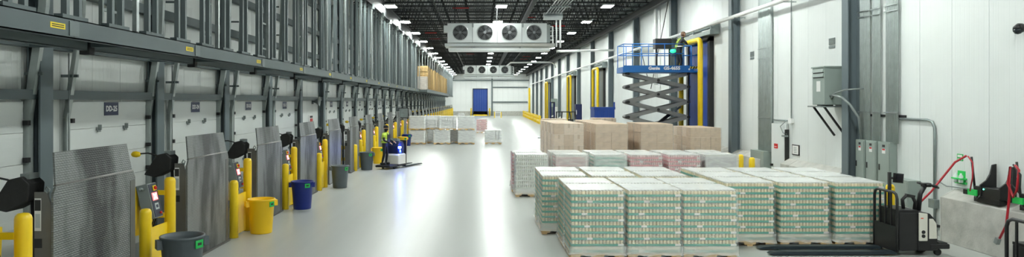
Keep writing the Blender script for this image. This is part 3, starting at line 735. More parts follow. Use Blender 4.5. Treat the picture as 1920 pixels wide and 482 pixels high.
# ---------------------------------------------------------------- air coolers hanging from the ceiling
def cooler():
    r = thing('air_cooler', '', 'cooler', group='four-fan air coolers')
    w, h, d = 5.74, 1.12, 1.5
    c = MB(); c.box(0, w, .05, d, 0, h); b = c.build('casing', 'duct', r)
    fp = []
    for i in range(4):
        cx = .74+i*1.42; f = MB(); n = 28
        f.lathe([(.47, .0), (.47, -.06), (.43, -.06), (.40, .03)], n, (cx, .05, h*.52), axis='Y'); sh = f.build('fan_shroud', 'duct', r)
        MB().lathe([(.43, .0), (.0, .002)], n, (cx, .03, h*.52), axis='Y').build('fan_cavity', 'joist', sh)
        bl = MB()
        for k in range(6):
            t = 2*math.pi*k/6+i*.4; u = Vector((math.cos(t), 0, math.sin(t))); v = Vector((-math.sin(t), 0, math.cos(t)))
            o_ = Vector((cx, .0, h*.52)); pts = [u*.09-v*.04, u*.40-v*.12, u*.40+v*.10, u*.09+v*.04]
            q = [o_+p+Vector((0, -.02 if k2 in (0, 1) else .02, 0)) for k2, p in enumerate(pts)]
            bl.hexa([p+Vector((0, .006, 0)) for p in q]+q)
        bl.build('fan_blades', 'fan', sh)
        gdw = MB()
        for rr in (.12, .2, .28, .36, .44): gdw.tube([(cx+rr*math.cos(2*math.pi*j/20), -.07, h*.52+rr*math.sin(2*math.pi*j/20)) for j in range(21)], .006, 4, cap=False)
        for j in range(8): gdw.tube([(cx, -.07, h*.52), (cx+.45*math.cos(math.pi*j/4), -.07, h*.52+.45*math.sin(math.pi*j/4))], .005, 4)
        gdw.lathe([(.08, -.1), (.08, -.06), (0, -.05)], 12, (cx, 0, h*.52), axis='Y'); gdw.build('fan_guard', 'guard', sh)
    for x in (1.45, 2.87, 4.29): MB().box(x-.012, x+.012, .02, .05, 0, h).build('seam', 'guard', b)
    for x in (1.46, 4.35): MB().box(x-.05, x+.05, -.0, .05, .88, 1.1).build('latch', 'boxgrey', r)
    MB().prism([(-.1, -.22), (1.6, -.22), (1.65, -.06), (-.15, -.06)], 'X', -.15, w+.45).build('drip_pan', 'duct', r)
    MB().box(.05, w+.2, .1, 1.3, -.46, -.32).build('lower_pan', 'duct', r)
    for x in (1.5, 4.2): MB().box(x-.03, x+.03, .1, .2, -.34, -.2).build('pan_hanger', 'guard', r)
    MB().box(-.22, 0, .1, .6, .6, 1.0).build('junction_box', 'duct', r)
    MB().box(w, w+.2, .1, 1.2, .0, 1.05).build('header_box', 'boxgrey', r)
    for z, y in ((.15, .2), (.4, .3), (.7, .4), (.95, .3)): MB().tube([(w+.15, y, z), (w+.36, y, z), (w+.36, y, z-.3)], .05, 8).build('coolant_pipe', 'pipe', r)
    for x in (.4, 2.87, 5.3):
        for y in (.2, 1.3): MB().bar((x, y, h), (x, y, 2.4), .03, .03).build('hanger_rod', 'joist', r)
    return r
c1 = cooler(); c1.location = (-1.88, 40, 6.44); c1['label'] = 'long four-fan air cooler hanging from the ceiling, the nearer and larger one'
c2 = dup(c1, (-1.92, 86, 6.38), 'long four-fan air cooler hanging from the ceiling, the farther and smaller one')
# conduit rack and drain pipes
cr = thing('conduit_rack', 'hanging rack of grey conduits running to the nearer air cooler', 'conduit rack', (4.3, 0, 8.15))
for i in range(6): MB().tube([(-.42+i*.16, 18, .03), (-.42+i*.16, 40.8, .03)], .035, 8).build('conduit', 'galv', cr)
for y in (22, 27, 32, 37, 40.6):
    MB().box(-.55, .55, y-.05, y+.05, -.08, -.01).build('strut', 'galvd', cr)
    for x in (-.5, .5): MB().bar((x, y, -.05), (x, y, .65), .015, .015).build('hanger', 'joist', cr)
MB().box(-.55, .55, 40.7, 41.0, -.3, .12).build('end_box', 'duct', cr)
MB().tube([(.2, 40.85, -.3), (.2, 40.85, -1.9)], .05, 8).build('drop_pipe', 'pipe', cr); MB().tube([(.42, 40.85, -.3), (.42, 40.85, -1.95)], .06, 8).build('drop_pipe', 'pipe', cr)
p = MB().tube([(4.5, 40.8, 6.0), (4.7, 40.8, 6.0), (10.3, 53, 6.96)], .075, 10).build('drain_pipe', 'pipe'); tag(p, 'white pipe crossing from the nearer air cooler to the wall', 'pipe')
p = MB().tube([(3.3, 86, 7.4), (3.8, 86, 7.85), (8.8, 86, 7.9), (9.2, 86, 7.7), (9.4, 86, 7.2)], .1, 10).build('drain_pipe', 'pipe'); tag(p, 'white pipe crossing from the farther air cooler to the wall', 'pipe')
# white pipe and cable tray along the right wall
p = thing('wall_pipe', 'long white pipe running high along the white wall', 'pipe')
MB().tube([(10.05, 8, 6.4), (10.05, 140, 6.4)], .075, 10).build('run', 'pipe', p)
y = 14
while y < 120: MB().bar((10.4, y, 6.32), (9.97, y, 6.32), .04, .03).build('pipe_bracket', 'galvd', p); y += 4.4
ty = thing('cable_tray', 'galvanised ladder cable tray high along the white wall', 'cable tray')
for x in (9.55, 10.15): MB().box(x-.02, x+.02, 14, 143, 9.0, 9.1).build('rail', 'galv', ty)
rm = MB().box(9.55, 10.15, -.03, .03, 9.02, 9.05).mesh('rung', 'galv')
for i in range(200): link('rung', rm, ty, (0, 20+i*.6, 0))
for i in range(5): MB().tube([(9.65+i*.1, 14, 9.09), (9.65+i*.1, 143, 9.09)], .03, 6).build('cable', 'galvd', ty)
for i in range(24): MB().box(9.45, 10.4, 16+i*5.3, 16.1+i*5.3, 8.9, 8.98).build('bracket', 'galvd', ty)
dp = MB().tube([(10.15, 40, 4.0), (10.15, 40, 9.0)], .11, 14).build('downpipe', 'pipe'); tag(dp, 'thick white downpipe on the wall behind the scissor lift', 'pipe')
for i, (a, b) in enumerate((((10.2, 46.2, 8.7), (10.2, 42.2, 4.5)), ((10.2, 37.2, 8.9), (10.2, 41.4, 3.8)))):
    o = MB().tube([a, b], .022, 6).build('brace_rod', 'joist'); tag(o, 'thin diagonal steel brace rod on the wall, %s' % ('farther of the two', 'nearer of the two, above the lift')[i], 'brace', kind='structure')

# ---------------------------------------------------------------- doors and guards on the right wall and back wall
def blue_door(n, Yc, w, h, lab, ajar=False):
    d = struct('door_%d' % n, lab, 'door', (XR, Yc, 0))
    mb = MB(); k = max(4, int(w/.4))
    for i in range(k): mb = MB().box(-.14, -.06, -w/2+i*w/k+.004, -w/2+(i+1)*w/k-.004, .03, h); mb.build('door_strip', 'blue' if not ajar else 'slate2', d)
    for s in (-1, 1): MB().box(-.2, 0, s*(w/2)-.0 if s > 0 else -w/2-.28, w/2+.28 if s > 0 else -w/2, 0, h+.15).build('jamb', 'black', d)
    MB().box(-.2, 0, -w/2-.28, w/2+.28, h, h+.2).build('header', 'black', d)
    MB().box(-.45, -.02, -w/2-1.1, w/2+.7, h+.22, h+.4).build('track_rail', 'galvd', d)
    MB().tube([(-.3, -w/2-1.1, h+.55), (-.3, w/2+.3, h+.55)], .07, 10).build('roller_tube', 'galvd', d)
    for y in (-w/2-1, 0, w/2+.5): MB().box(-.4, 0, y-.03, y+.03, h+.3, h+.7).build('bracket', 'galvd', d)
    return d
blue_door(60, 32.55, 2.9, 5.75, 'tall blue roll door behind the scissor lift and yellow posts')
blue_door(61, 59.0, 2.7, 5.6, 'grey-blue tall door behind yellow posts and the blue container', True)
blue_door(62, 76.6, 2.7, 5.6, 'dark tall door behind the yellow posts near the forklift', True)
blue_door(63, 103.0, 2.7, 5.6, 'far tall dark door behind the farthest yellow post pair', True)
d = struct('door_64', 'tall blue door in the white end wall', 'door', (.0, YB, 0))
for i in range(6): MB().box(-1.42+i*.5+.004, -1.42+(i+1)*.5-.004, -.12, -.02, .05, 5.6).build('door_strip', 'blue', d)
for s in (-1.5, 1.58): MB().box(s-.06, s+.06, -.2, 0, 0, 5.7).build('jamb', 'black', d)
MB().box(-1.56, 1.64, -.2, 0, 5.6, 5.75).build('header', 'black', d); MB().box(-1.42, 1.58, -.2, 0, 0, .25).build('threshold', 'ylabel', d)
for s in (-1, 1):
    o = MB().lathe([(.14, 0), (.14, 1.5), (.1, 1.6), (0, 1.62)], 12, (.08+s*1.95, YB-.7, 0)).build('bollard', 'yellow'); tag(o, 'yellow bollard beside the blue end door, %s' % ('dock side', 'wall side')[s > 0], 'bollard', 'bollards of the end door')
def goal(Ya, Yb, lab, X=9.85, z=5.82):
    r = thing('door_guard', lab, 'door guard', (X, 0, 0), group='yellow tube door guards')
    c = .22; pts = [(0, Ya, 0), (0, Ya, z-c), (0, Ya+c*.3, z-c*.3), (0, Ya+c, z), (0, Yb-c, z), (0, Yb-c*.3, z-c*.3), (0, Yb, z-c), (0, Yb, 0)]
    MB().tube(pts, .115, 14).build('tube', 'yellow', r)
    for y in (Ya, Yb): MB().box(-.2, .2, y-.2, y+.2, 0, .03).build('base_plate', 'yellow', r)
goal(31.0, 33.95, 'tall yellow tube guard around the blue door, right of the scissor lift')
goal(58.0, 60.5, 'tall yellow tube guard behind the blue container'); goal(75.4, 78.0, 'tall yellow tube guard behind the dark forklift'); goal(101.6, 104.4, 'farthest tall yellow tube guard on the white wall')
o = MB().lathe([(.2, 0), (.2, 5.7), (0, 5.75)], 12, (9.9, 139, 0)).build('guard_post', 'yellow'); tag(o, 'single yellow post at the far corner of the hall', 'post')
# yellow guard rails
for i in range(7):
    r = thing('guard_rail', 'low yellow guard rail section far down the white wall, %s from the camera' % ORD[i], 'guard rail', (8.0+.12*i, 92+7.2*i, 0), group='yellow guard rails by the white wall')
    for y in (0, 2.2, 4.4): MB().box(-.09, .09, y-.09, y+.09, 0, 1.15).build('post', 'yellow', r)
    for z in (.35, .85): MB().box(-.14, -.08, -.2, 4.6, z, z+.28).build('rail', 'yellow', r)
r = thing('white_gate_frame', 'small white and yellow gate frame before the end wall', 'gate', (3.3, 128, 0))
for x in (-.6, .6): MB().box(x-.08, x+.08, -.08, .08, 0, 1.1).build('yellow_post', 'yellow', r); MB().box(x*.8-.05, x*.8+.05, -.05, .05, 0, 2.1).build('white_post', 'pipe', r)
MB().box(-.53, .53, -.05, .05, 2.0, 2.12).build('top_bar', 'pipe', r); MB().box(-.53, .53, -.04, .04, .95, 1.05).build('middle_bar', 'pipe', r)
# bollards by the right wall
for i, (X, Y, lab) in enumerate(((9.17, 15.5, 'yellow bollard behind the gate of the pallet truck'), (9.1, 17.8, 'yellow bollard before the electrical panels, mostly hidden by cans'), (9.1, 18.9, 'yellow bollard top showing behind cans before the tall column'), (8.98, 22.9, 'yellow bollard in front of the grey floor box, nearer of two'), (9.1, 24.2, 'yellow bollard beside the grey floor box, farther of two'), (8.95, 25.0, 'yellow bollard top right of the brown cartons'), (8.7, 26.0, 'yellow bollard top just before the lower cartons'))):
    o = MB().lathe([(.095, 0), (.095, 1.13), (.08, 1.17), (.05, 1.195), (0, 1.2)], 18, (X, Y, 0)).build('bollard', 'yellow'); tag(o, lab, 'bollard', 'bollards along the white wall')

# ---------------------------------------------------------------- electrical gear on the right wall
def bundle(name, lab, Ya, Yb, n, z0, z1=8.7, X=10.32):
    r = thing(name, lab, 'conduit')
    for i in range(n):
        y = Ya+(Yb-Ya)*i/(n-1); MB().tube([(X, y, z0), (X, y, z1)], (Yb-Ya)/(n-1)*.5*.74, 8).build('conduit', 'track', r)
    for z in (2.75, 5.3, 5.45) if z0 > 1.5 else (2.45, 4.6, 4.95):
        MB().box(X-.045, X-.02, Ya-.06, Yb+.06, z, z+.03).build('strap', 'galv', r)
    return r
bundle('conduit_bundle', 'bundle of galvanised conduits rising from the nearest grey panel', 17.14, 17.6, 8, 2.0)
bundle('conduit_bundle', 'bundle of galvanised conduits rising from the middle grey panel', 17.9, 18.2, 6, 2.0)
bundle('conduit_bundle', 'bundle of galvanised conduits rising from the panel next the column', 18.38, 18.8, 7, 2.0)
bundle('conduit_bundle', 'wide bundle of galvanised conduits rising from the grey floor box', 24.6, 25.6, 8, 1.26)
for z, lab in ((2.65, 'lower black strut rail behind the conduits'), (5.75, 'upper black strut rail behind the conduits')):
    o = MB().box(10.36, 10.4, 16.9, 19.0, z, z+.06).build('strut_rail', 'black'); tag(o, lab, 'rail')
def panel(Ya, Yb, lab):
    r = thing('electrical_panel', lab, 'electrical panel', (XR-.015, Ya, .75), group='grey electrical panels')
    w = Yb-Ya; MB().box(-.17, 0, 0, w, 0, 1.27).build('cabinet', 'eqgreen', r, bevel=.006)
    d = MB().box(-.182, -.17, .03, w-.03, .03, 1.24).build('door', 'eqgreen', r, bevel=.004)
    MB().box(-.2, -.182, w*.8, w*.8+.03, .55, .7).build('handle', 'black', d); MB().box(-.185, -.182, w*.35, w*.62, .98, 1.1).build('warning_label', 'paper', d)
    MB().box(-.1855, -.185, w*.37, w*.6, 1.06, 1.1).build('label_stripe', 'red', d)
    MB().box(-.185, -.182, w*.38, w*.6, 1.14, 1.2).build('name_plate', 'black', d)
    MB().box(-.186, -.182, w*.45, w*.7, .14, .2).build('green_label', 'green', d)
panel(17.27, 17.8, 'grey-green electrical panel under the thickest conduits, nearest of three'); panel(17.88, 18.36, 'grey-green electrical panel, middle of three'); panel(18.42, 18.86, 'grey-green electrical panel next to the tall column, last of three')
r = thing('wireway_box', 'squat grey cabinet on the wall behind the pallet truck display', 'cabinet', (XR, 16.35, .55)); MB().box(-.3, 0, 0, .8, 0, .62).build('body', 'eqgreen', r, bevel=.006); MB().box(-.31, -.3, .04, .76, .04, .58).build('cover', 'eqgreen', r)
# transformer
r = thing('transformer', 'grey-green ventilated transformer box on a black wall bracket', 'transformer', (9.75, 19.62, 2.95))
MB().box(0, .62, 0, .72, .0, 1.08).build('housing', 'eqgreen', r, bevel=.012)
MB().box(-.03, .65, -.03, .75, 1.06, 1.1).build('lid', 'eqgreen', r, bevel=.006)
for q in range(2): MB().prism([(-.035, 0), (0, 0), (0, .1), (-.01, .1)], 'Y', .05, .67).build('louvre', 'eqgreen', r, (0, 0, .80+q*.13)); MB().box(-.005, .0, .05, .67, 0, .03).build('louvre_gap', 'black', r, (0, 0, .77+q*.13))
MB().box(-.006, 0, .24, .46, .38, .68).build('data_plate', 'paper', r)
MB().box(.08, .3, .1, .6, -.06, 0).build('bottom_vent', 'black', r)
o = thing('wall_bracket', 'black diagonal bracket with thin shelf carrying the transformer', 'bracket', (9.75, 19.62, 2.9))
MB().box(-.12, .65, -.05, .77, -.02, .02).build('shelf', 'galvd', o)
for y in (0.03, .66): MB().bar((.0, y, 0), (.62, y, -.85), .05, .05).build('brace', 'black', o)
p = MB().tube([(9.95, 19.6, 3.15), (9.9, 19.42, 3.22), (9.9, 18.95, 3.15), (10.0, 18.72, 2.95), (10.2, 18.66, 2.6), (10.26, 18.64, 2.03)], .035, 10).build('flexible_conduit', 'boxgrey'); tag(p, 'thick grey flexible conduit curving from transformer to panel', 'conduit')
p = MB().tube([(9.9, 19.6, 3.2), (9.9, 19.2, 3.3), (9.92, 18.85, 3.36), (10.36, 18.6, 3.4)], .022, 8).build('flexible_conduit', 'boxgrey'); tag(p, 'thin grey flexible conduit from transformer to the wall strut', 'conduit')
p = thing('wall_conduit', 'thin conduit along the panels that bends down to a small box by the curb', 'conduit')
MB().tube([(10.36, 17.1, 2.62), (10.36, 16.05, 2.62), (10.36, 15.88, 2.58), (10.36, 15.8, 2.45), (10.36, 15.8, .1)], .03, 8).build('conduit', 'galvd', p)
MB().box(10.28, 10.4, 15.7, 15.9, .62, .82).build('switch_box', 'galvd', p); MB().box(10.3, 10.4, 15.65, 15.95, .2, .25).build('clamp', 'black', p)
p = MB().tube([(10.36, 15.7, 1.25), (10.3, 15.3, 1.18), (10.33, 14.8, 1.2), (10.36, 14.0, 1.22)], .015, 6).build('grey_cable', 'galvd'); tag(p, 'thin pale cable on the wall above the end of the curb', 'cable')
r = thing('floor_box', 'large grey cabinet below the wide conduit bundle', 'cabinet', (XR, 24.7, 0)); MB().box(-.3, 0, 0, 1.2, .3, 1.26).build('body', 'eqgreen', r, bevel=.008); MB().box(-.31, -.3, .05, 1.15, .35, 1.2).build('cover', 'eqgreen', r); MB().box(-.26, -.02, .06, 1.1, 0, .3).build('plinth', 'concrete', r)
# white personnel door
d = struct('door_65', 'white personnel door with a red sign beside the grey floor box', 'door', (XR, 23.36, 0))
MB().box(-.1, 0, 0, 1.15, 0, 2.28).build('leaf', 'door', d, bevel=.006); MB().box(-.13, -.1, .62, .86, 1.42, 1.58).build('red_sign', 'red', d); 
MB().box(-.132, -.13, .64, .84, 1.47, 1.49).build('sign_line', 'paper', d)
MB().box(-.14, 0, -.04, 0, 0, 2.1).build('gasket', 'ink', d)
for z in (.65, 1.85): MB().box(-.18, -.06, -.1, .14, z, z+.06).build('hinge', 'boxgrey', d)
MB().box(-.17, -.1, 1.0, 1.1, .78, .86).build('handle', 'black', d)
o = thing('door_conduit', 'thin conduit framing the white door top', 'conduit'); MB().tube([(10.36, 24.55, .9), (10.36, 24.55, 2.3), (10.36, 24.45, 2.4), (10.36, 23.1, 2.4)], .025, 6).build('conduit', 'galvd', o); MB().box(10.3, 10.4, 22.95, 23.2, 2.32, 2.48).build('junction_box', 'pipe', o); MB().tube([(10.36, 23.08, 2.4), (10.36, 23.08, 8.7)], .018, 6).build('riser', 'galvd', o); MB().tube([(10.3, 23.3, 2.4), (10.22, 23.6, 2.2), (10.25, 23.45, 1.98), (10.3, 23.3, 1.95)], .015, 6).build('loop', 'galvd', o)
r = thing('framed_notice', 'black framed paper notice on the wall beside the white door', 'notice', (XR, 22.55, 1.28)); MB().box(-.03, 0, 0, .5, 0, .34).build('frame', 'ink', r); p_ = MB().box(-.034, -.03, .04, .46, .03, .31).build('paper', 'paper', r)
for q in range(4): MB().box(-.0355, -.034, .15, .36, .08+q*.05, .1+q*.05).build('print_line', 'boxgrey', p_)
def vent(Y, z, lab):
    r = thing('wall_vent', lab, 'vent', (XR, Y, z), group='small louvred wall vents'); MB().box(-.02, 0, 0, .34, 0, .2).build('frame', 'galvd', r)
    for q in range(4): MB().prism([(-.035, .015), (-.02, .0), (-.02, .03)], 'Y', .02, .32).build('slat', 'boxgrey', r, (0, 0, .02+q*.045))
    MB().box(-.022, 0, 0, .34, -.1, -.03).build('tag', 'galvd', r)
vent(20.3, 4.72, 'small grey louvred vent above the transformer'); vent(26.3, 4.75, 'small grey louvred vent left of the conduit bundle')
r = thing('dome_camera', 'black dome security camera high on the near white wall', 'camera', (XR, 13.25, 4.45)); MB().lathe([(.06, 0), (.06, -.05), (.09, -.05), (.09, -.12), (0, -.12)], 16, axis='X').build('mount', 'black', r); MB().lathe([(.085, 0), (.08, .04), (.05, .075), (0, .085)], 16, (-.12, 0, -.02), axis='Z').build('cap', 'black', r); MB().lathe([(0, -.1), (.05, -.085), (.08, -.04), (.085, 0)], 16, (-.12, 0, -.02)).build('dome', 'screen', r)

# ---------------------------------------------------------------- charger racks on the curb
def charger(Y, lab):
    r = thing('charger_rack', lab, 'rack', (10.1, Y, 1.09), group='black battery racks on the curb')
    MB().box(-.02, .24, -.3, .4, .02, .24).build('base_tray', 'black', r, bevel=.01)
    horn = [(.28, 0), (.28, .64), (.20, .62), (.16, .45), (.08, .31), (-.04, .22), (-.04, 0)]
    for y in (-.34, .18): MB().prism([(x, z+.06) for x, z in horn], 'Y', y, y+.035).build('horn_plate', 'black', r)
    MB().box(-.05, -.02, .3, .55, .04, .16).build('green_box', 'eye_green', r); MB().box(-.06, -.02, .55, .66, .04, .14).build('end_block', 'black', r); MB().box(-.02, .26, -.3, .4, -.07, .02).build('foot', 'black', r)
    MB().lathe([(.014, 0), (.014, .01), (0, .012)], 8, (-.032, .12, .2), axis='X').build('indicator', 'gdot', r)
    MB().tube([(.02, .42, .1), (.0, .5, .82)], .022, 8).build('pole', 'black', r)
    MB().tube([(-.03, .2, .08), (-.08, .22, -.02), (-.05, .3, -.0), (-.03, .33, .06)], .015, 6).build('loop', 'black', r)
    return r
ch = charger(13.75, 'black twin-horned battery rack with green boxes on the concrete curb')
dup(ch, (10.1, 12.55, 1.09), 'black battery rack at the edge of the view, on the curb')
cbl = MB().tube([(10.02, 14.28, 1.93), (9.9, 14.45, 1.78), (9.5, 14.6, 1.15), (9.05, 14.35, .9), (8.86, 14.12, .86)], .022, 8).build('red_cable', 'redcable'); tag(cbl, 'red charging cable sagging from rack pole to the pallet truck', 'cable')
cbl = MB().tube([(10.03, 14.25, 1.92), (10.02, 14.1, 1.8), (9.98, 14.05, 1.5), (10.0, 14.15, 1.22)], .015, 6).build('red_cable', 'redcable'); tag(cbl, 'short red cable dropping from rack pole to green box', 'cable')
cbl = thing('charging_cable', 'looped red charging cable hanging down the curb with grey plug', 'cable'); MB().tube([(10.0, 12.95, 1.85), (9.95, 12.8, 1.78), (9.95, 12.85, 1.4), (10.0, 13.0, 1.25), (9.97, 13.1, 1.5), (9.98, 13.05, 1.82), (10.0, 13.1, 1.2), (9.98, 13.15, .7), (9.97, 13.3, .42)], .022, 8).build('cord', 'redcable', cbl); MB().obox((9.97, 13.36, .36), (.07, .08, .12), (.4, 0, 0)).build('plug', 'boxgrey', cbl)
cbl = MB().tube([(10.0, 13.0, 1.86), (9.94, 12.75, 1.7), (9.96, 12.8, 1.35), (10.0, 13.05, 1.5), (10.0, 13.02, 1.8)], .018, 6).build('black_cable', 'rubber'); tag(cbl, 'black cable looped with the red one on the rack pole', 'cable')
r = thing('eyewash_station', 'bright green eyewash holder with two clear bottles on the wall', 'eyewash station', (XR, 14.80, 1.27))
MB().box(-.05, 0, 0, .32, .0, .04).build('shelf', 'eye_green', r); MB().box(-.02, 0, .05, .27, .04, .28).build('back_plate', 'eye_green', r)
for y in (.08, .24): MB().lathe([(.04, 0), (.045, .02), (.045, .14), (.02, .18), (.02, .2), (0, .2)], 12, (-.08, y, .03)).build('bottle', 'clear', r)
MB().box(-.13, 0, .0, .32, .10, .13).build('holder_band', 'eye_green', r)
r = thing('eyewash_sign', 'small green and white sign above the eyewash holder', 'sign', (XR, 14.92, 1.76)); MB().box(-.012, 0, 0, .18, 0, .15).build('plate', 'green', r); MB().box(-.014, -.012, .02, .16, .08, .13).build('symbol', 'paper', r); MB().box(-.014, -.012, .02, .16, .02, .05).build('print_line', 'paper', r)

# ---------------------------------------------------------------- pallet truck (forks point away from the wall)
def wheel(name, parent, c, r, w, axis='Y', m='rubber'): 
    return MB().lathe([(r*.6, -w/2), (r*.96, -w/2), (r, -w/2+.015), (r, w/2-.015), (r*.96, w/2), (r*.6, w/2)], 18, c, axis=axis).build(name, m, parent)
def pallet_truck():
    r = thing('pallet_truck', '', 'pallet truck')
    # local: x = 0 at the load backrest, forks to -x, body to +x, y = 0 centre line
    for y in (-.26, .26):
        MB().prism([(-2.48, .035), (-2.40, .07), (-2.2, .085), (.02, .085), (.02, .03), (-2.4, .02)], 'Y', y-.095, y+.095).build('fork', 'fork', r)
    for y in (-.26, .26): MB().tube([(-2.1, y-.06, .045), (-2.1, y+.06, .045)], .04, 10).build('fork_roller', 'rubber', r)
    bg = MB(); h = 1.25; w = .39; c = .12
    bg.tube([(0, -w, .08), (0, -w, h-c), (0, -w+c*.3, h-c*.3), (0, -w+c, h), (0, w-c, h), (0, w-c*.3, h-c*.3), (0, w, h-c), (0, w, .08)], .028, 8)
    bk = bg.build('backrest_frame', 'black', r)
    for y in (-.19, 0, .19): MB().box(-.015, .015, y-.015, y+.015, .55, h).build('backrest_bar', 'black', bk)
    MB().box(-.015, .015, -w, w, .08, .58).build('backrest_plate', 'black', bk)
    MB().box(.06, .43, -.36, .36, .1, .86).build('battery_box', 'black', r, bevel=.02)
    MB().box(.05, .44, -.34, .34, .86, .9).build('battery_lid', 'black', r)
    MB().prism([(.42, .1), (.82, .1), (.82, .5), (.77, .72), (.67, .84), (.42, .86)], 'Y', -.37, .37).build('motor_hood', 'black', r, bevel=.03)
    cv = MB().prism([(.43, .30), (.60, .30), (.60, .84), (.43, .86)], 'Y', -.40, -.365).build('side_cover', 'cream', r, bevel=.015)
    for z in (.40, .48): MB().lathe([(.035, -.012), (.035, 0), (0, 0)], 12, (.51, -.40, z), axis='Y').build('cover_hole', 'ink', cv)
    MB().box(.46, .51, -.403, -.40, .74, .76).build('cover_badge', 'orange', cv)
    MB().prism([(.64, .34), (.80, .34), (.79, .64), (.72, .74), (.64, .74)], 'Y', -.375, -.35).build('rear_cover', 'cream', r, bevel=.01)
    MB().box(.66, 1.05, -.38, .38, .14, .24).build('platform', 'black', r, bevel=.02); MB().box(.86, 1.03, -.33, .33, .24, .255).build('platform_mat', 'rubber', r)
    MB().tube([(.66, 0, .84), (.70, 0, 1.18), (.80, 0, 1.34)], [.05, .045, .04], 10).build('tiller_arm', 'black', r)
    hd = MB().box(.74, .9, -.06, .06, 1.32, 1.4).build('tiller_head', 'black', r, bevel=.015)
    for s in (-1, 1): MB().tube([(.8, s*.05, 1.36), (.78, s*.2, 1.38), (.88, s*.22, 1.36), (.96, s*.16, 1.32), (.92, s*.05, 1.34)], .022, 8).build('handle_loop', 'black', hd)
    MB().tube([(.30, -.1, .88), (.28, -.1, 1.08), (.36, -.1, 1.16), (.48, -.1, 1.14), (.54, -.1, 1.02), (.52, -.1, .88)], .035, 8).build('grab_bar', 'black', r)
    MB().obox((.43, -.1, 1.15), (.16, .09, .06), (0, .2, 0)).build('grab_pad', 'rubber', r)
    pl = MB().box(.04, .09, -.05, .0, .9, 1.62).build('display_post', 'black', r)
    dsp = MB().obox((.24, -.03, 1.5), (.19, .07, .19), (0, .1, .25)).build('display', 'black', r); MB().obox((.24, -.068, 1.5), (.16, .006, .15), (0, .1, .25)).build('screen', 'screen', dsp)
    MB().tube([(.06, -.02, 1.5), (.16, -.02, 1.5)], .025, 8).build('display_arm', 'black', r); MB().lathe([(.025, 0), (.03, .03), (.02, .06), (0, .065)], 10, (.12, -.04, 1.3)).build('beacon', 'yellow', r)
    wheel('drive_wheel', r, (.7, 0, .13), .13, .1); 
    for s in (-1, 1): wheel('caster', r, (.85, s*.3, .07), .07, .05)
    return r
pt = pallet_truck(); pt.location = (8.2, 14.02, 0); pt['label'] = 'black and cream rider pallet truck with long forks by the wrapped cans'; pt['group'] = 'rider pallet trucks'
dup(pt, (8.12, 10.3, 0), 'black pallet truck cut by the lower corner of the view, only its gate showing', rz=0)

# ---------------------------------------------------------------- people
def bez(a, b, t): return a+(b-a)*t
def skin_body(name, nodes, edges, root, parent, mats, pick, sub=2):
    ids = list(nodes); me = bpy.data.meshes.new(name)
    me.from_pydata([nodes[i][0] for i in ids], [(ids.index(a), ids.index(b)) for a, b in edges], [])
    o = bpy.data.objects.new(name, me); COL.objects.link(o)
    sk = o.modifiers.new('skin', 'SKIN'); sk.use_smooth_shade = True
    for i, k in enumerate(ids):
        v = me.skin_vertices[0].data[i]; rr = nodes[k][1]; v.radius = (rr, rr) if not isinstance(rr, tuple) else rr; v.use_root = (k == root)
    ss = o.modifiers.new('sub', 'SUBSURF'); ss.levels = sub; ss.render_levels = sub
    bpy.context.view_layer.update()
    m2 = bpy.data.meshes.new_from_object(o.evaluated_get(bpy.context.evaluated_depsgraph_get()))
    bpy.data.objects.remove(o); m2.name = name; m2.materials.clear()
    for m in mats: m2.materials.append(M[m])
    for p in m2.polygons: p.use_smooth = True; p.material_index = pick(p.center)
    return link(name, m2, parent)
def hand(nodes, edges, wrist, palm_dir, up, side, tag_, curl=.5, s=1.0):
    """palm and five fingers growing from the wrist node: palm_dir = along the hand, up = back of the hand, side = towards the thumb"""
    w = Vector(nodes[wrist][0]); d, u, t = Vector(palm_dir).normalized(), Vector(up).normalized(), Vector(side).normalized()
    nodes[tag_+'p'] = (tuple(w+d*.06*s), (.036*s, .018*s)); edges.append((wrist, tag_+'p'))
    for i, (off, L_) in enumerate(((.028, .07), (.010, .08), (-.009, .075), (-.027, .06))):
        b0 = w+d*.095*s+t*off*s; nodes[tag_+'a%d' % i] = (tuple(b0), .0095*s); edges.append((tag_+'p', tag_+'a%d' % i))
        b1 = b0+(d*(1-curl*.4)-u*curl*.6).normalized()*L_*.5*s; nodes[tag_+'b%d' % i] = (tuple(b1), .0085*s); edges.append((tag_+'a%d' % i, tag_+'b%d' % i))
        b2 = b1+(d*(1-curl*1.3)-u*curl*1.3).normalized()*L_*.5*s; nodes[tag_+'c%d' % i] = (tuple(b2), .007*s); edges.append((tag_+'b%d' % i, tag_+'c%d' % i))
    k0 = w+d*.045*s+t*.045*s; nodes[tag_+'t0'] = (tuple(k0), .011*s); edges.append((tag_+'p', tag_+'t0'))
    k1 = k0+(d*.7+t*.5-u*.4).normalized()*.045*s; nodes[tag_+'t1'] = (tuple(k1), .009*s); edges.append((tag_+'t0', tag_+'t1'))
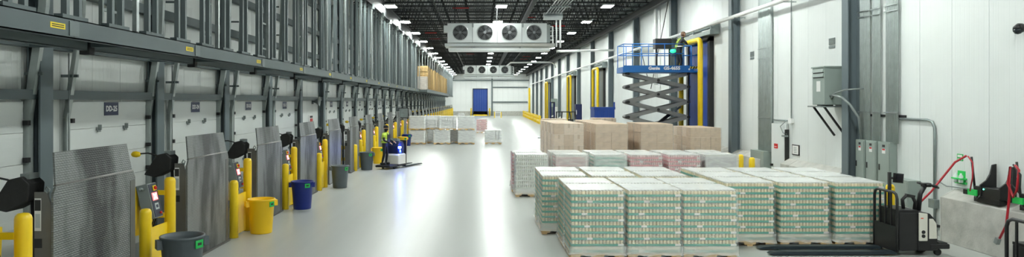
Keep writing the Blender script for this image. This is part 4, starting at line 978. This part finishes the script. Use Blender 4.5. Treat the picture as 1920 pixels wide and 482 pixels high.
def person(name, lab, loc, rz, P, look, mats, pick, gear):
    """P: joint positions in the person's frame (x forward, y to his left, z up, feet at z = 0)"""
    r = thing(name, lab, 'person', loc, rz)
    nodes = {'pel': (P['pel'], (.15, .115)), 'bel': (P['bel'], (.145, .11)), 'che': (P['che'], (.165, .12)), 'nb': (P['nb'], .075), 'nk': (P['nk'], .052), 'jaw': (P['jaw'], (.066, .072)), 'sk': (P['sk'], (.082, .092)), 'top': (P['top'], .06)}
    edges = [('pel', 'bel'), ('bel', 'che'), ('che', 'nb'), ('nb', 'nk'), ('nk', 'jaw'), ('jaw', 'sk'), ('sk', 'top')]
    for s in 'lr':
        nodes.update({s+'sh': (P[s+'sh'], .07), s+'el': (P[s+'el'], .048), s+'wr': (P[s+'wr'], .032), s+'hip': (P[s+'hip'], .092), s+'kn': (P[s+'kn'], .066), s+'an': (P[s+'an'], .046), s+'toe': (P[s+'toe'], (.045, .035))})
        edges += [('che', s+'sh'), (s+'sh', s+'el'), (s+'el', s+'wr'), ('pel', s+'hip'), (s+'hip', s+'kn'), (s+'kn', s+'an'), (s+'an', s+'toe')]
        d = Vector(P[s+'wr'])-Vector(P[s+'el']); sd = Vector((0, -1 if s == 'l' else 1, 0)); up = sd.cross(d) if s == 'r' else d.cross(sd)
        if up.z < 0: up = -up
        hand(nodes, edges, s+'wr', d, up, sd, s+'h', .7)
    b = skin_body('body', nodes, edges, 'pel', r, mats, pick)
    gear(r, P)
    return r
def face(r, c, f, skinm='skin', hood=None):
    """nose, eyes, ears and mouth on a head centred at c that looks along f"""
    c = Vector(c); f = Vector(f).normalized(); s = f.cross(Vector((0, 0, 1))).normalized(); u = Vector((0, 0, 1))
    n = MB(); a = c+f*.088; n.add([a+u*.02, a+f*.028-u*.022, a+s*.016-u*.026, a-s*.016-u*.026], [(0, 2, 1), (0, 1, 3), (1, 2, 3), (0, 3, 2)], 0, True); n.build('nose', skinm, r)
    for k in (-1, 1):
        MB().lathe([(0, -.011), (.009, -.006), (.011, 0), (.009, .006), (0, .011)], 8, tuple(c+f*.086+s*k*.032+u*.02)).build('eye', 'eye', r)
        e = c+s*k*.088-f*.005; MB().obox(tuple(e), (.02, .045, .06), (0, 0, math.atan2(f.y, f.x)+R90)).build('ear', skinm, r)
    MB().obox(tuple(c+f*.088-u*.055), (.045, .012, .01), (0, 0, math.atan2(f.y, f.x)-R90)).build('mouth', 'red' if skinm == 'skin' else skinm, r)
def torso_shell(r, P, m, z0, z1, name, grow=1.15):
    pe, ch_, nb = Vector(P['pel']), Vector(P['che']), Vector(P['nb']); mb = MB(); n = 20; vs = []; lv = 7
    for k in range(lv):
        t = k/(lv-1); z = z0+(z1-z0)*t
        cen = pe.lerp(ch_, min(1, max(0, (z-pe.z)/(ch_.z-pe.z)))) if z <= ch_.z else ch_.lerp(nb, min(1, (z-ch_.z)/(nb.z-ch_.z)))
        a = .2*grow*(1 if t < .75 else 1-(t-.75)*1.7); b2 = .155*grow*(1 if t < .75 else 1-(t-.75)*1.5)
        for j in range(n):
            q = 2*math.pi*j/n; vs.append((cen.x+b2*math.cos(q), cen.y+a*math.sin(q), z))
    mb.add(vs, [(k*n+j, k*n+(j+1) % n, (k+1)*n+(j+1) % n, (k+1)*n+j) for k in range(lv-1) for j in range(n)], 0, True)
    return mb.build(name, m, r)
P1 = dict(pel=(0, 0, .93), bel=(.01, 0, 1.1), che=(.03, 0, 1.30), nb=(.03, 0, 1.45), nk=(.04, 0, 1.5), jaw=(.06, 0, 1.57), sk=(.055, 0, 1.645), top=(.05, 0, 1.69),
          lsh=(.03, .19, 1.37), lel=(.10, .26, 1.10), lwr=(.34, .20, 1.03), rsh=(.03, -.19, 1.37), rel=(.08, -.27, 1.10), rwr=(.32, -.20, 1.0),
          lhip=(0, .1, .86), lkn=(.06, .11, .48), lan=(.0, .11, .08), ltoe=(.14, .12, .04), rhip=(0, -.1, .86), rkn=(.02, -.12, .48), ran=(-.08, -.13, .08), rtoe=(.06, -.14, .04))
def pick1(c):
    if c.z < .1: return 3
    if c.x > .335 and c.z > .8: return 2
    if c.z < .95: return 1
    if c.z > 1.52: return 2 if c.z > 1.53 else 0
    if c.x > .34: return 2
    return 0
def gear1(r, P):
    v = torso_shell(r, P, 'hivis', .98, 1.46, 'safety_vest', 1.08)
    tp = torso_shell(r, P, 'reflect', 1.10, 1.15, 'reflective_band', 1.11)
    for y in (-.09, .09): MB().tube([(.19, y, 1.0), (.2, y, 1.3), (.15, y, 1.42)], .014, 6).build('reflective_stripe', 'jacket', r)
    MB().box(.17, .205, -.12, .12, .98, 1.36).build('vest_opening', 'jacket', r)
    c = Vector((.055, 0, 1.64))
    face(r, c, (1, -.35, 0))
    MB().lathe([(.108, .0), (.112, .03), (.1, .08), (.06, .115), (0, .125)], 18, (.05, 0, 1.655)).build('beanie', 'knit', r)
    MB().lathe([(.07, -.11), (.092, -.06), (.098, -.015)], 18, (.062, 0, 1.64)).build('face_mask', 'knit', r)
    for y in (.11, -.125): MB().obox((.05 if y > 0 else -.03, y, .05), (.28, .1, .1)).build('boot', 'boot', r, bevel=.03)
    for s in ('l', 'r'):
        a = Vector(P[s+'sh']); b = a.lerp(Vector(P[s+'el']), .55); MB().tube([a+Vector((0, 0, .03)), b], [.085, .07], 10).build('sleeve', 'hivis', r)
TRX, TRY = -4.18, 31.4
rd = person('person', 'person in a yellow-green vest, black beanie and mask riding the blue-lit pallet truck', (TRX-.10, TRY-.18, .20), -.30, P1, None, ['jacket', 'trouser', 'skin', 'boot'], pick1, gear1)
# the truck under the rider
tr = thing('rider_truck', 'blue and cream rider truck with glowing blue lamp, driven along the aisle', 'pallet truck', (TRX, TRY-.1, 0), 1.15)
MB().box(-.42, .30, -.38, .38, .09, .19).build('platform', 'black', tr, bevel=.03); MB().box(-.36, .2, -.33, .33, .19, .2).build('platform_mat', 'rubber', tr)
MB().prism([(.3, .12), (.98, .12), (.98, .62), (.9, .66), (.36, .66), (.3, .6)], 'Y', -.4, .4).build('lower_body', 'cream', tr, bevel=.04)
MB().box(.28, 1.0, -.41, .41, .1, .2).build('bumper', 'black', tr, bevel=.02)
MB().prism([(.36, .66), (.92, .66), (.95, 1.0), (.8, 1.22), (.5, 1.25), (.38, 1.0)], 'Y', -.36, .36).build('upper_hood', 'tblue', tr, bevel=.05)
MB().prism([(.5, 1.25), (.78, 1.22), (.76, 1.32), (.52, 1.36)], 'Y', -.2, .2).build('console', 'boxgrey', tr)
MB().tube([(.45, 0, 1.15), (.38, 0, 1.24)], .035, 8).build('tiller', 'black', tr)
for s in (-1, 1): MB().tube([(.38, 0, 1.24), (.32, s*.12, 1.24), (.30, s*.24, 1.22)], .02, 8).build('tiller_grip', 'black', tr)
MB().box(1.02, 1.06, -.38, .38, .2, 1.25).build('load_backrest', 'black', tr)
MB().lathe([(0, -.05), (.05, -.04), (.07, 0), (.05, .04), (0, .05)], 14, (.42, -.39, .95)).build('blue_lamp', 'glow', tr)
for y in (-.27, .27): MB().prism([(1.0, .03), (1.0, .09), (2.5, .08), (2.6, .04)], 'Y', y-.1, y+.1).build('fork', 'fork', tr)
wheel('drive_wheel', tr, (.65, 0, .12), .12, .1)
for s in (-1, 1): wheel('caster', tr, (.1, s*.3, .07), .07, .05)
ld = bpy.data.lights.new('blue_spot', 'SPOT'); ld.energy = 2200; ld.color = (.12, .2, 1); ld.spot_size = .42; ld.spot_blend = .3; ld.shadow_soft_size = .04
lo = bpy.data.objects.new('blue_spot', ld); COL.objects.link(lo); lo.parent = tr; lo.location = (.42, -.5, .95); lo.rotation_euler = (math.radians(48), 0, -.6)

# ---------------------------------------------------------------- scissor lift with worker
LX, LY = 6.55, 33.0
sl = thing('scissor_lift', 'blue raised scissor lift with grey crossed arms beside the blue door', 'scissor lift', (LX, LY, 0))
MB().box(.25, 3.25, -.62, .62, .22, .62).build('chassis', 'lift', sl, bevel=.03)
for x in (.65, 2.85):
    for s in (-1, 1): wheel('wheel', sl, (x, s*.55, .3), .3, .22)
MB().box(.3, 3.2, -.5, .5, .62, .8).build('base_frame', 'arm', sl)
zlev = [.95, 1.60, 2.31, 3.02, 3.73, 4.34]; xa, xb = .40, 3.22
for i in range(5):
    z0, z1 = zlev[i], zlev[i+1]
    for s in (-1, 1):
        y = s*.46
        MB().bar((xa, y, z0), (xb, y, z1), .07, .17, 0).build('scissor_arm', 'arm', sl)
        MB().bar((xa, y-s*.10, z1), (xb, y-s*.10, z0), .07, .17, 0).build('scissor_arm', 'arm', sl)
    MB().tube([((xa+xb)/2, -.56, (z0+z1)/2), ((xa+xb)/2, .56, (z0+z1)/2)], .06, 10).build('centre_pin', 'black', sl)
    for x in (xa, xb): MB().tube([(x, -.56, z1), (x, .56, z1)], .07, 10).build('end_pin', 'black', sl)
MB().tube([(.9, 0, 1.2), (2.5, 0, 2.45)], [.08, .08], 10).build('lift_cylinder', 'black', sl); MB().tube([(2.3, 0, 2.3), (3.0, 0, 2.8)], .05, 8).build('cylinder_rod', 'galv', sl)
MB().obox((.62, -.62, 1.05), (.12, .05, .9), (0, -.35, 0)).build('maintenance_bar', 'orange', sl)
pf = MB().box(.16, 3.72, -.70, .70, 4.40, 4.46).build('platform_deck', 'lift', sl)
tb = MB().box(.12, 3.40, -.74, -.70, 4.40, 4.72).build('toe_board', 'lift', sl); MB().box(.12, 3.4, .70, .74, 4.4, 4.62).build('toe_board', 'lift', sl)
MB().box(.10, .14, -.72, .72, 4.4, 4.66).build('toe_board', 'lift', sl); MB().box(3.70, 3.74, -.7, .7, 4.44, 4.6).build('toe_board', 'lift', sl)
text('Genie', .2, 'white', tb, (1.55, -.7455, 4.585), (R90, 0, 0), bold=.01, sx=1.1); text('GS-4655', .2, 'white', tb, (2.38, -.7455, 4.585), (R90, 0, 0), bold=.01, sx=1.1)
MB().box(3.15, 3.22, -.745, -.74, 4.5, 4.58).build('decal', 'paper', tb)
def rail(pts, r_=.022): MB().tube(pts, r_, 8).build('guard_rail', 'lift', sl)
for z in (5.27, 5.72):
    rail([(.14, -.71, z), (2.95, -.71, z)]); rail([(.14, .71, z), (3.7, .71, z)]); rail([(.14, -.71, z), (.14, .71, z)]); rail([(3.7, -.5, z), (3.7, .71, z)])
    rail([(2.95, -.66, z-.08), (3.7, -.66, z-.08)])
for x in (.14, .55, 1.3, 2.05, 2.95, 3.3, 3.7):
    for s in (-1, 1): rail([(x, s*.70, 4.46), (x, s*.70, 5.72 if x < 3 or s > 0 else 5.64)], .02)
MB().obox((3.45, -.74, 4.62), (.46, .02, .1)).build('hazard_strip', 'ylabel', sl)
for q in range(4): MB().obox((3.28+q*.12, -.755, 4.62), (.05, .012, .12), (0, .6, 0)).build('hazard_bar', 'ink', sl)
# welder-like black box with the green lamp on the platform
bx = thing('tool_box', 'black machine box on the lift platform, glowing green beside the worker', 'equipment', (LX+1.85, LY, 4.46))
MB().box(0, .78, .2, .7, 1.12, 1.6).build('case', 'black', bx, bevel=.02); MB().box(.05, .12, .3, .4, 0, 1.12).build('leg', 'black', bx); MB().box(.68, .75, .3, .4, 0, 1.12).build('leg', 'black', bx)
MB().lathe([(0, -.1), (.12, -.06), (.15, 0), (.12, .08), (0, .1)], 14, (.80, .05, .98)).build('green_lamp', 'gglow', bx); MB().tube([(.7, .3, 1.15), (.8, .1, 1.05)], .02, 6).build('lamp_arm', 'black', bx)
P2 = dict(pel=(0, 0, .93), bel=(.03, 0, 1.1), che=(.10, 0, 1.32), nb=(.16, 0, 1.47), nk=(.19, 0, 1.52), jaw=(.23, 0, 1.59), sk=(.225, 0, 1.66), top=(.22, 0, 1.71),
          lsh=(.12, .19, 1.39), lel=(.30, .22, 1.22), lwr=(.52, .14, 1.30), rsh=(.12, -.19, 1.39), rel=(.32, -.23, 1.20), rwr=(.54, -.14, 1.30),
          lhip=(0, .1, .86), lkn=(.04, .11, .48), lan=(-.05, .11, .08), ltoe=(.09, .12, .04), rhip=(0, -.1, .86), rkn=(.08, -.12, .48), ran=(.03, -.13, .08), rtoe=(.17, -.14, .04))
def pick2(c):
    if c.z < .1: return 3
    if c.z < .95: return 1
    if c.z > 1.54: return 2
    if c.x > .52: return 2
    return 0
def gear2(r, P):
    torso_shell(r, P, 'reflect', 1.08, 1.13, 'reflective_band', 1.06)
    for y in (-.1, .1): MB().tube([(.17, y, 1.02), (.26, y, 1.32), (.2, y, 1.46)], .018, 6).build('reflective_stripe', 'hivis', r); MB().tube([(-.14, y, 1.02), (-.06, y, 1.3), (.06, y, 1.48)], .018, 6).build('reflective_stripe', 'hivis', r)
    face(r, Vector((.228, 0, 1.655)), (1, 0, -.1))
    MB().lathe([(.098, .0), (.102, .03), (.09, .075), (.055, .105), (0, .112)], 18, (.205, 0, 1.665)).build('hair', 'hair', r)
    MB().lathe([(.06, -.09), (.09, -.03), (.1, .02)], 18, (.19, 0, 1.655)).build('back_hair', 'hair', r)
    for y, x in ((.11, 0), (-.125, .08)): MB().obox((x, y, .05), (.28, .1, .1)).build('boot', 'boot', r, bevel=.03)
wk = person('person', 'person in dark work clothes with reflective stripes standing on the raised lift', (LX+2.86, LY-.15, 4.46), .05, P2, None, ['jacket', 'trouser', 'skin', 'boot'], pick2, gear2)
wk.scale = (1.07,)*3

# ---------------------------------------------------------------- far machines by the right wall
def forklift(loc, rz, lab):
    r = thing('forklift', lab, 'forklift', loc, rz, 'dark blue forklifts')
    MB().prism([(-.9, .25), (.9, .25), (.9, .75), (.5, .95), (-.4, 1.05), (-.95, 1.15), (-1.1, .9), (-1.05, .35)], 'Y', -.6, .6).build('body', 'tblue', r, bevel=.04)
    MB().box(-.5, .1, -.35, .35, 1.0, 1.2).build('seat', 'black', r); MB().box(-.6, -.45, -.35, .35, 1.1, 1.65).build('seat_back', 'black', r)
    for x in (.55, -.85):
        for s in (-1, 1): MB().bar((x, s*.52, .9), (x*.8, s*.5, 2.2), .07, .07).build('guard_post', 'black', r)
    for y in (-.5, -.25, 0, .25, .5): MB().box(-.75, .5, y-.03, y+.03, 2.18, 2.24).build('guard_bar', 'black', r)
    for s in (-1, 1): MB().box(1.0, 1.12, s*.35-.05, s*.35+.05, .1, 3.0).build('mast_rail', 'tblue', r)
    for z in (.8, 1.7, 2.9): MB().box(1.02, 1.1, -.35, .35, z, z+.1).build('mast_tie', 'black', r)
    for s in (-1, 1): MB().box(1.12, 2.2, s*.25-.06, s*.25+.06, .08, .13).build('fork', 'fork', r)
    for x, rr in ((.7, .32), (-.75, .25)):
        for s in (-1, 1): wheel('wheel', r, (x, s*.55, rr), rr, .2)
    return r
forklift((6.7, 55, 0), 2.6, 'dark blue forklift behind the brown cartons on the wall side')
r = thing('framed_board', 'dark framed board on two legs between the dock and the white jugs', 'board', (-5.68, 48.2, 0))
MB().box(0, .72, 0, .04, 1.88, 2.6).build('frame', 'black', r); MB().box(.05, .67, -.006, 0, 1.93, 2.55).build('sheet', 'galvd', r)
for x in (.02, .66): MB().box(x, x+.04, -.0, .04, .03, 1.88).build('leg', 'black', r); MB().box(x, x+.04, -.25, .3, 0, .03).build('foot', 'black', r)
r = thing('container', 'large blue steel container behind the cartons near the wall', 'container', (7.68, 46.5, 0))
MB().box(0, 1.35, 0, 1.6, .15, 2.55).build('body', 'blue', r, bevel=.02)
for q in range(5): MB().box(.1+q*.28, .16+q*.28, -.03, 0, .2, 2.5).build('rib', 'blue', r)
MB().box(-.04, 1.39, -.04, 1.64, 2.5, 2.66).build('rim', 'blue', r); MB().box(1.27, 1.37, -.02, .1, 2.6, 3.0).build('upright', 'blue', r)
for x in (.1, 1.15): MB().box(x, x+.12, 0, 1.6, 0, .15).build('skid', 'black', r)
r = thing('tall_cabinet', 'tall dark blue cabinet beside the dark guarded door', 'cabinet', (8.3, 60.2, 0)); MB().box(0, .55, 0, .6, .05, 2.8).build('body', 'tblue', r, bevel=.02); MB().box(.04, .51, -.02, 0, .1, 2.7).build('door', 'tblue', r); MB().box(.04, .1, -.03, -.02, 1.9, 2.3).build('notice', 'paper', r); MB().box(.02, .53, .02, .58, 0, .05).build('plinth', 'black', r)
r = thing('wall_box', 'grey wall box on the yellow posts of the far door', 'box', (9.55, 93, 2.3)); MB().box(0, .8, 0, .4, 0, 1.1).build('body', 'eqgreen', r); MB().box(.05, .75, -.02, 0, .05, 1.05).build('cover', 'eqgreen', r); MB().bar((.4, .2, -2.3), (.4, .2, 0), .1, .1).build('stand', 'boxgrey', r)
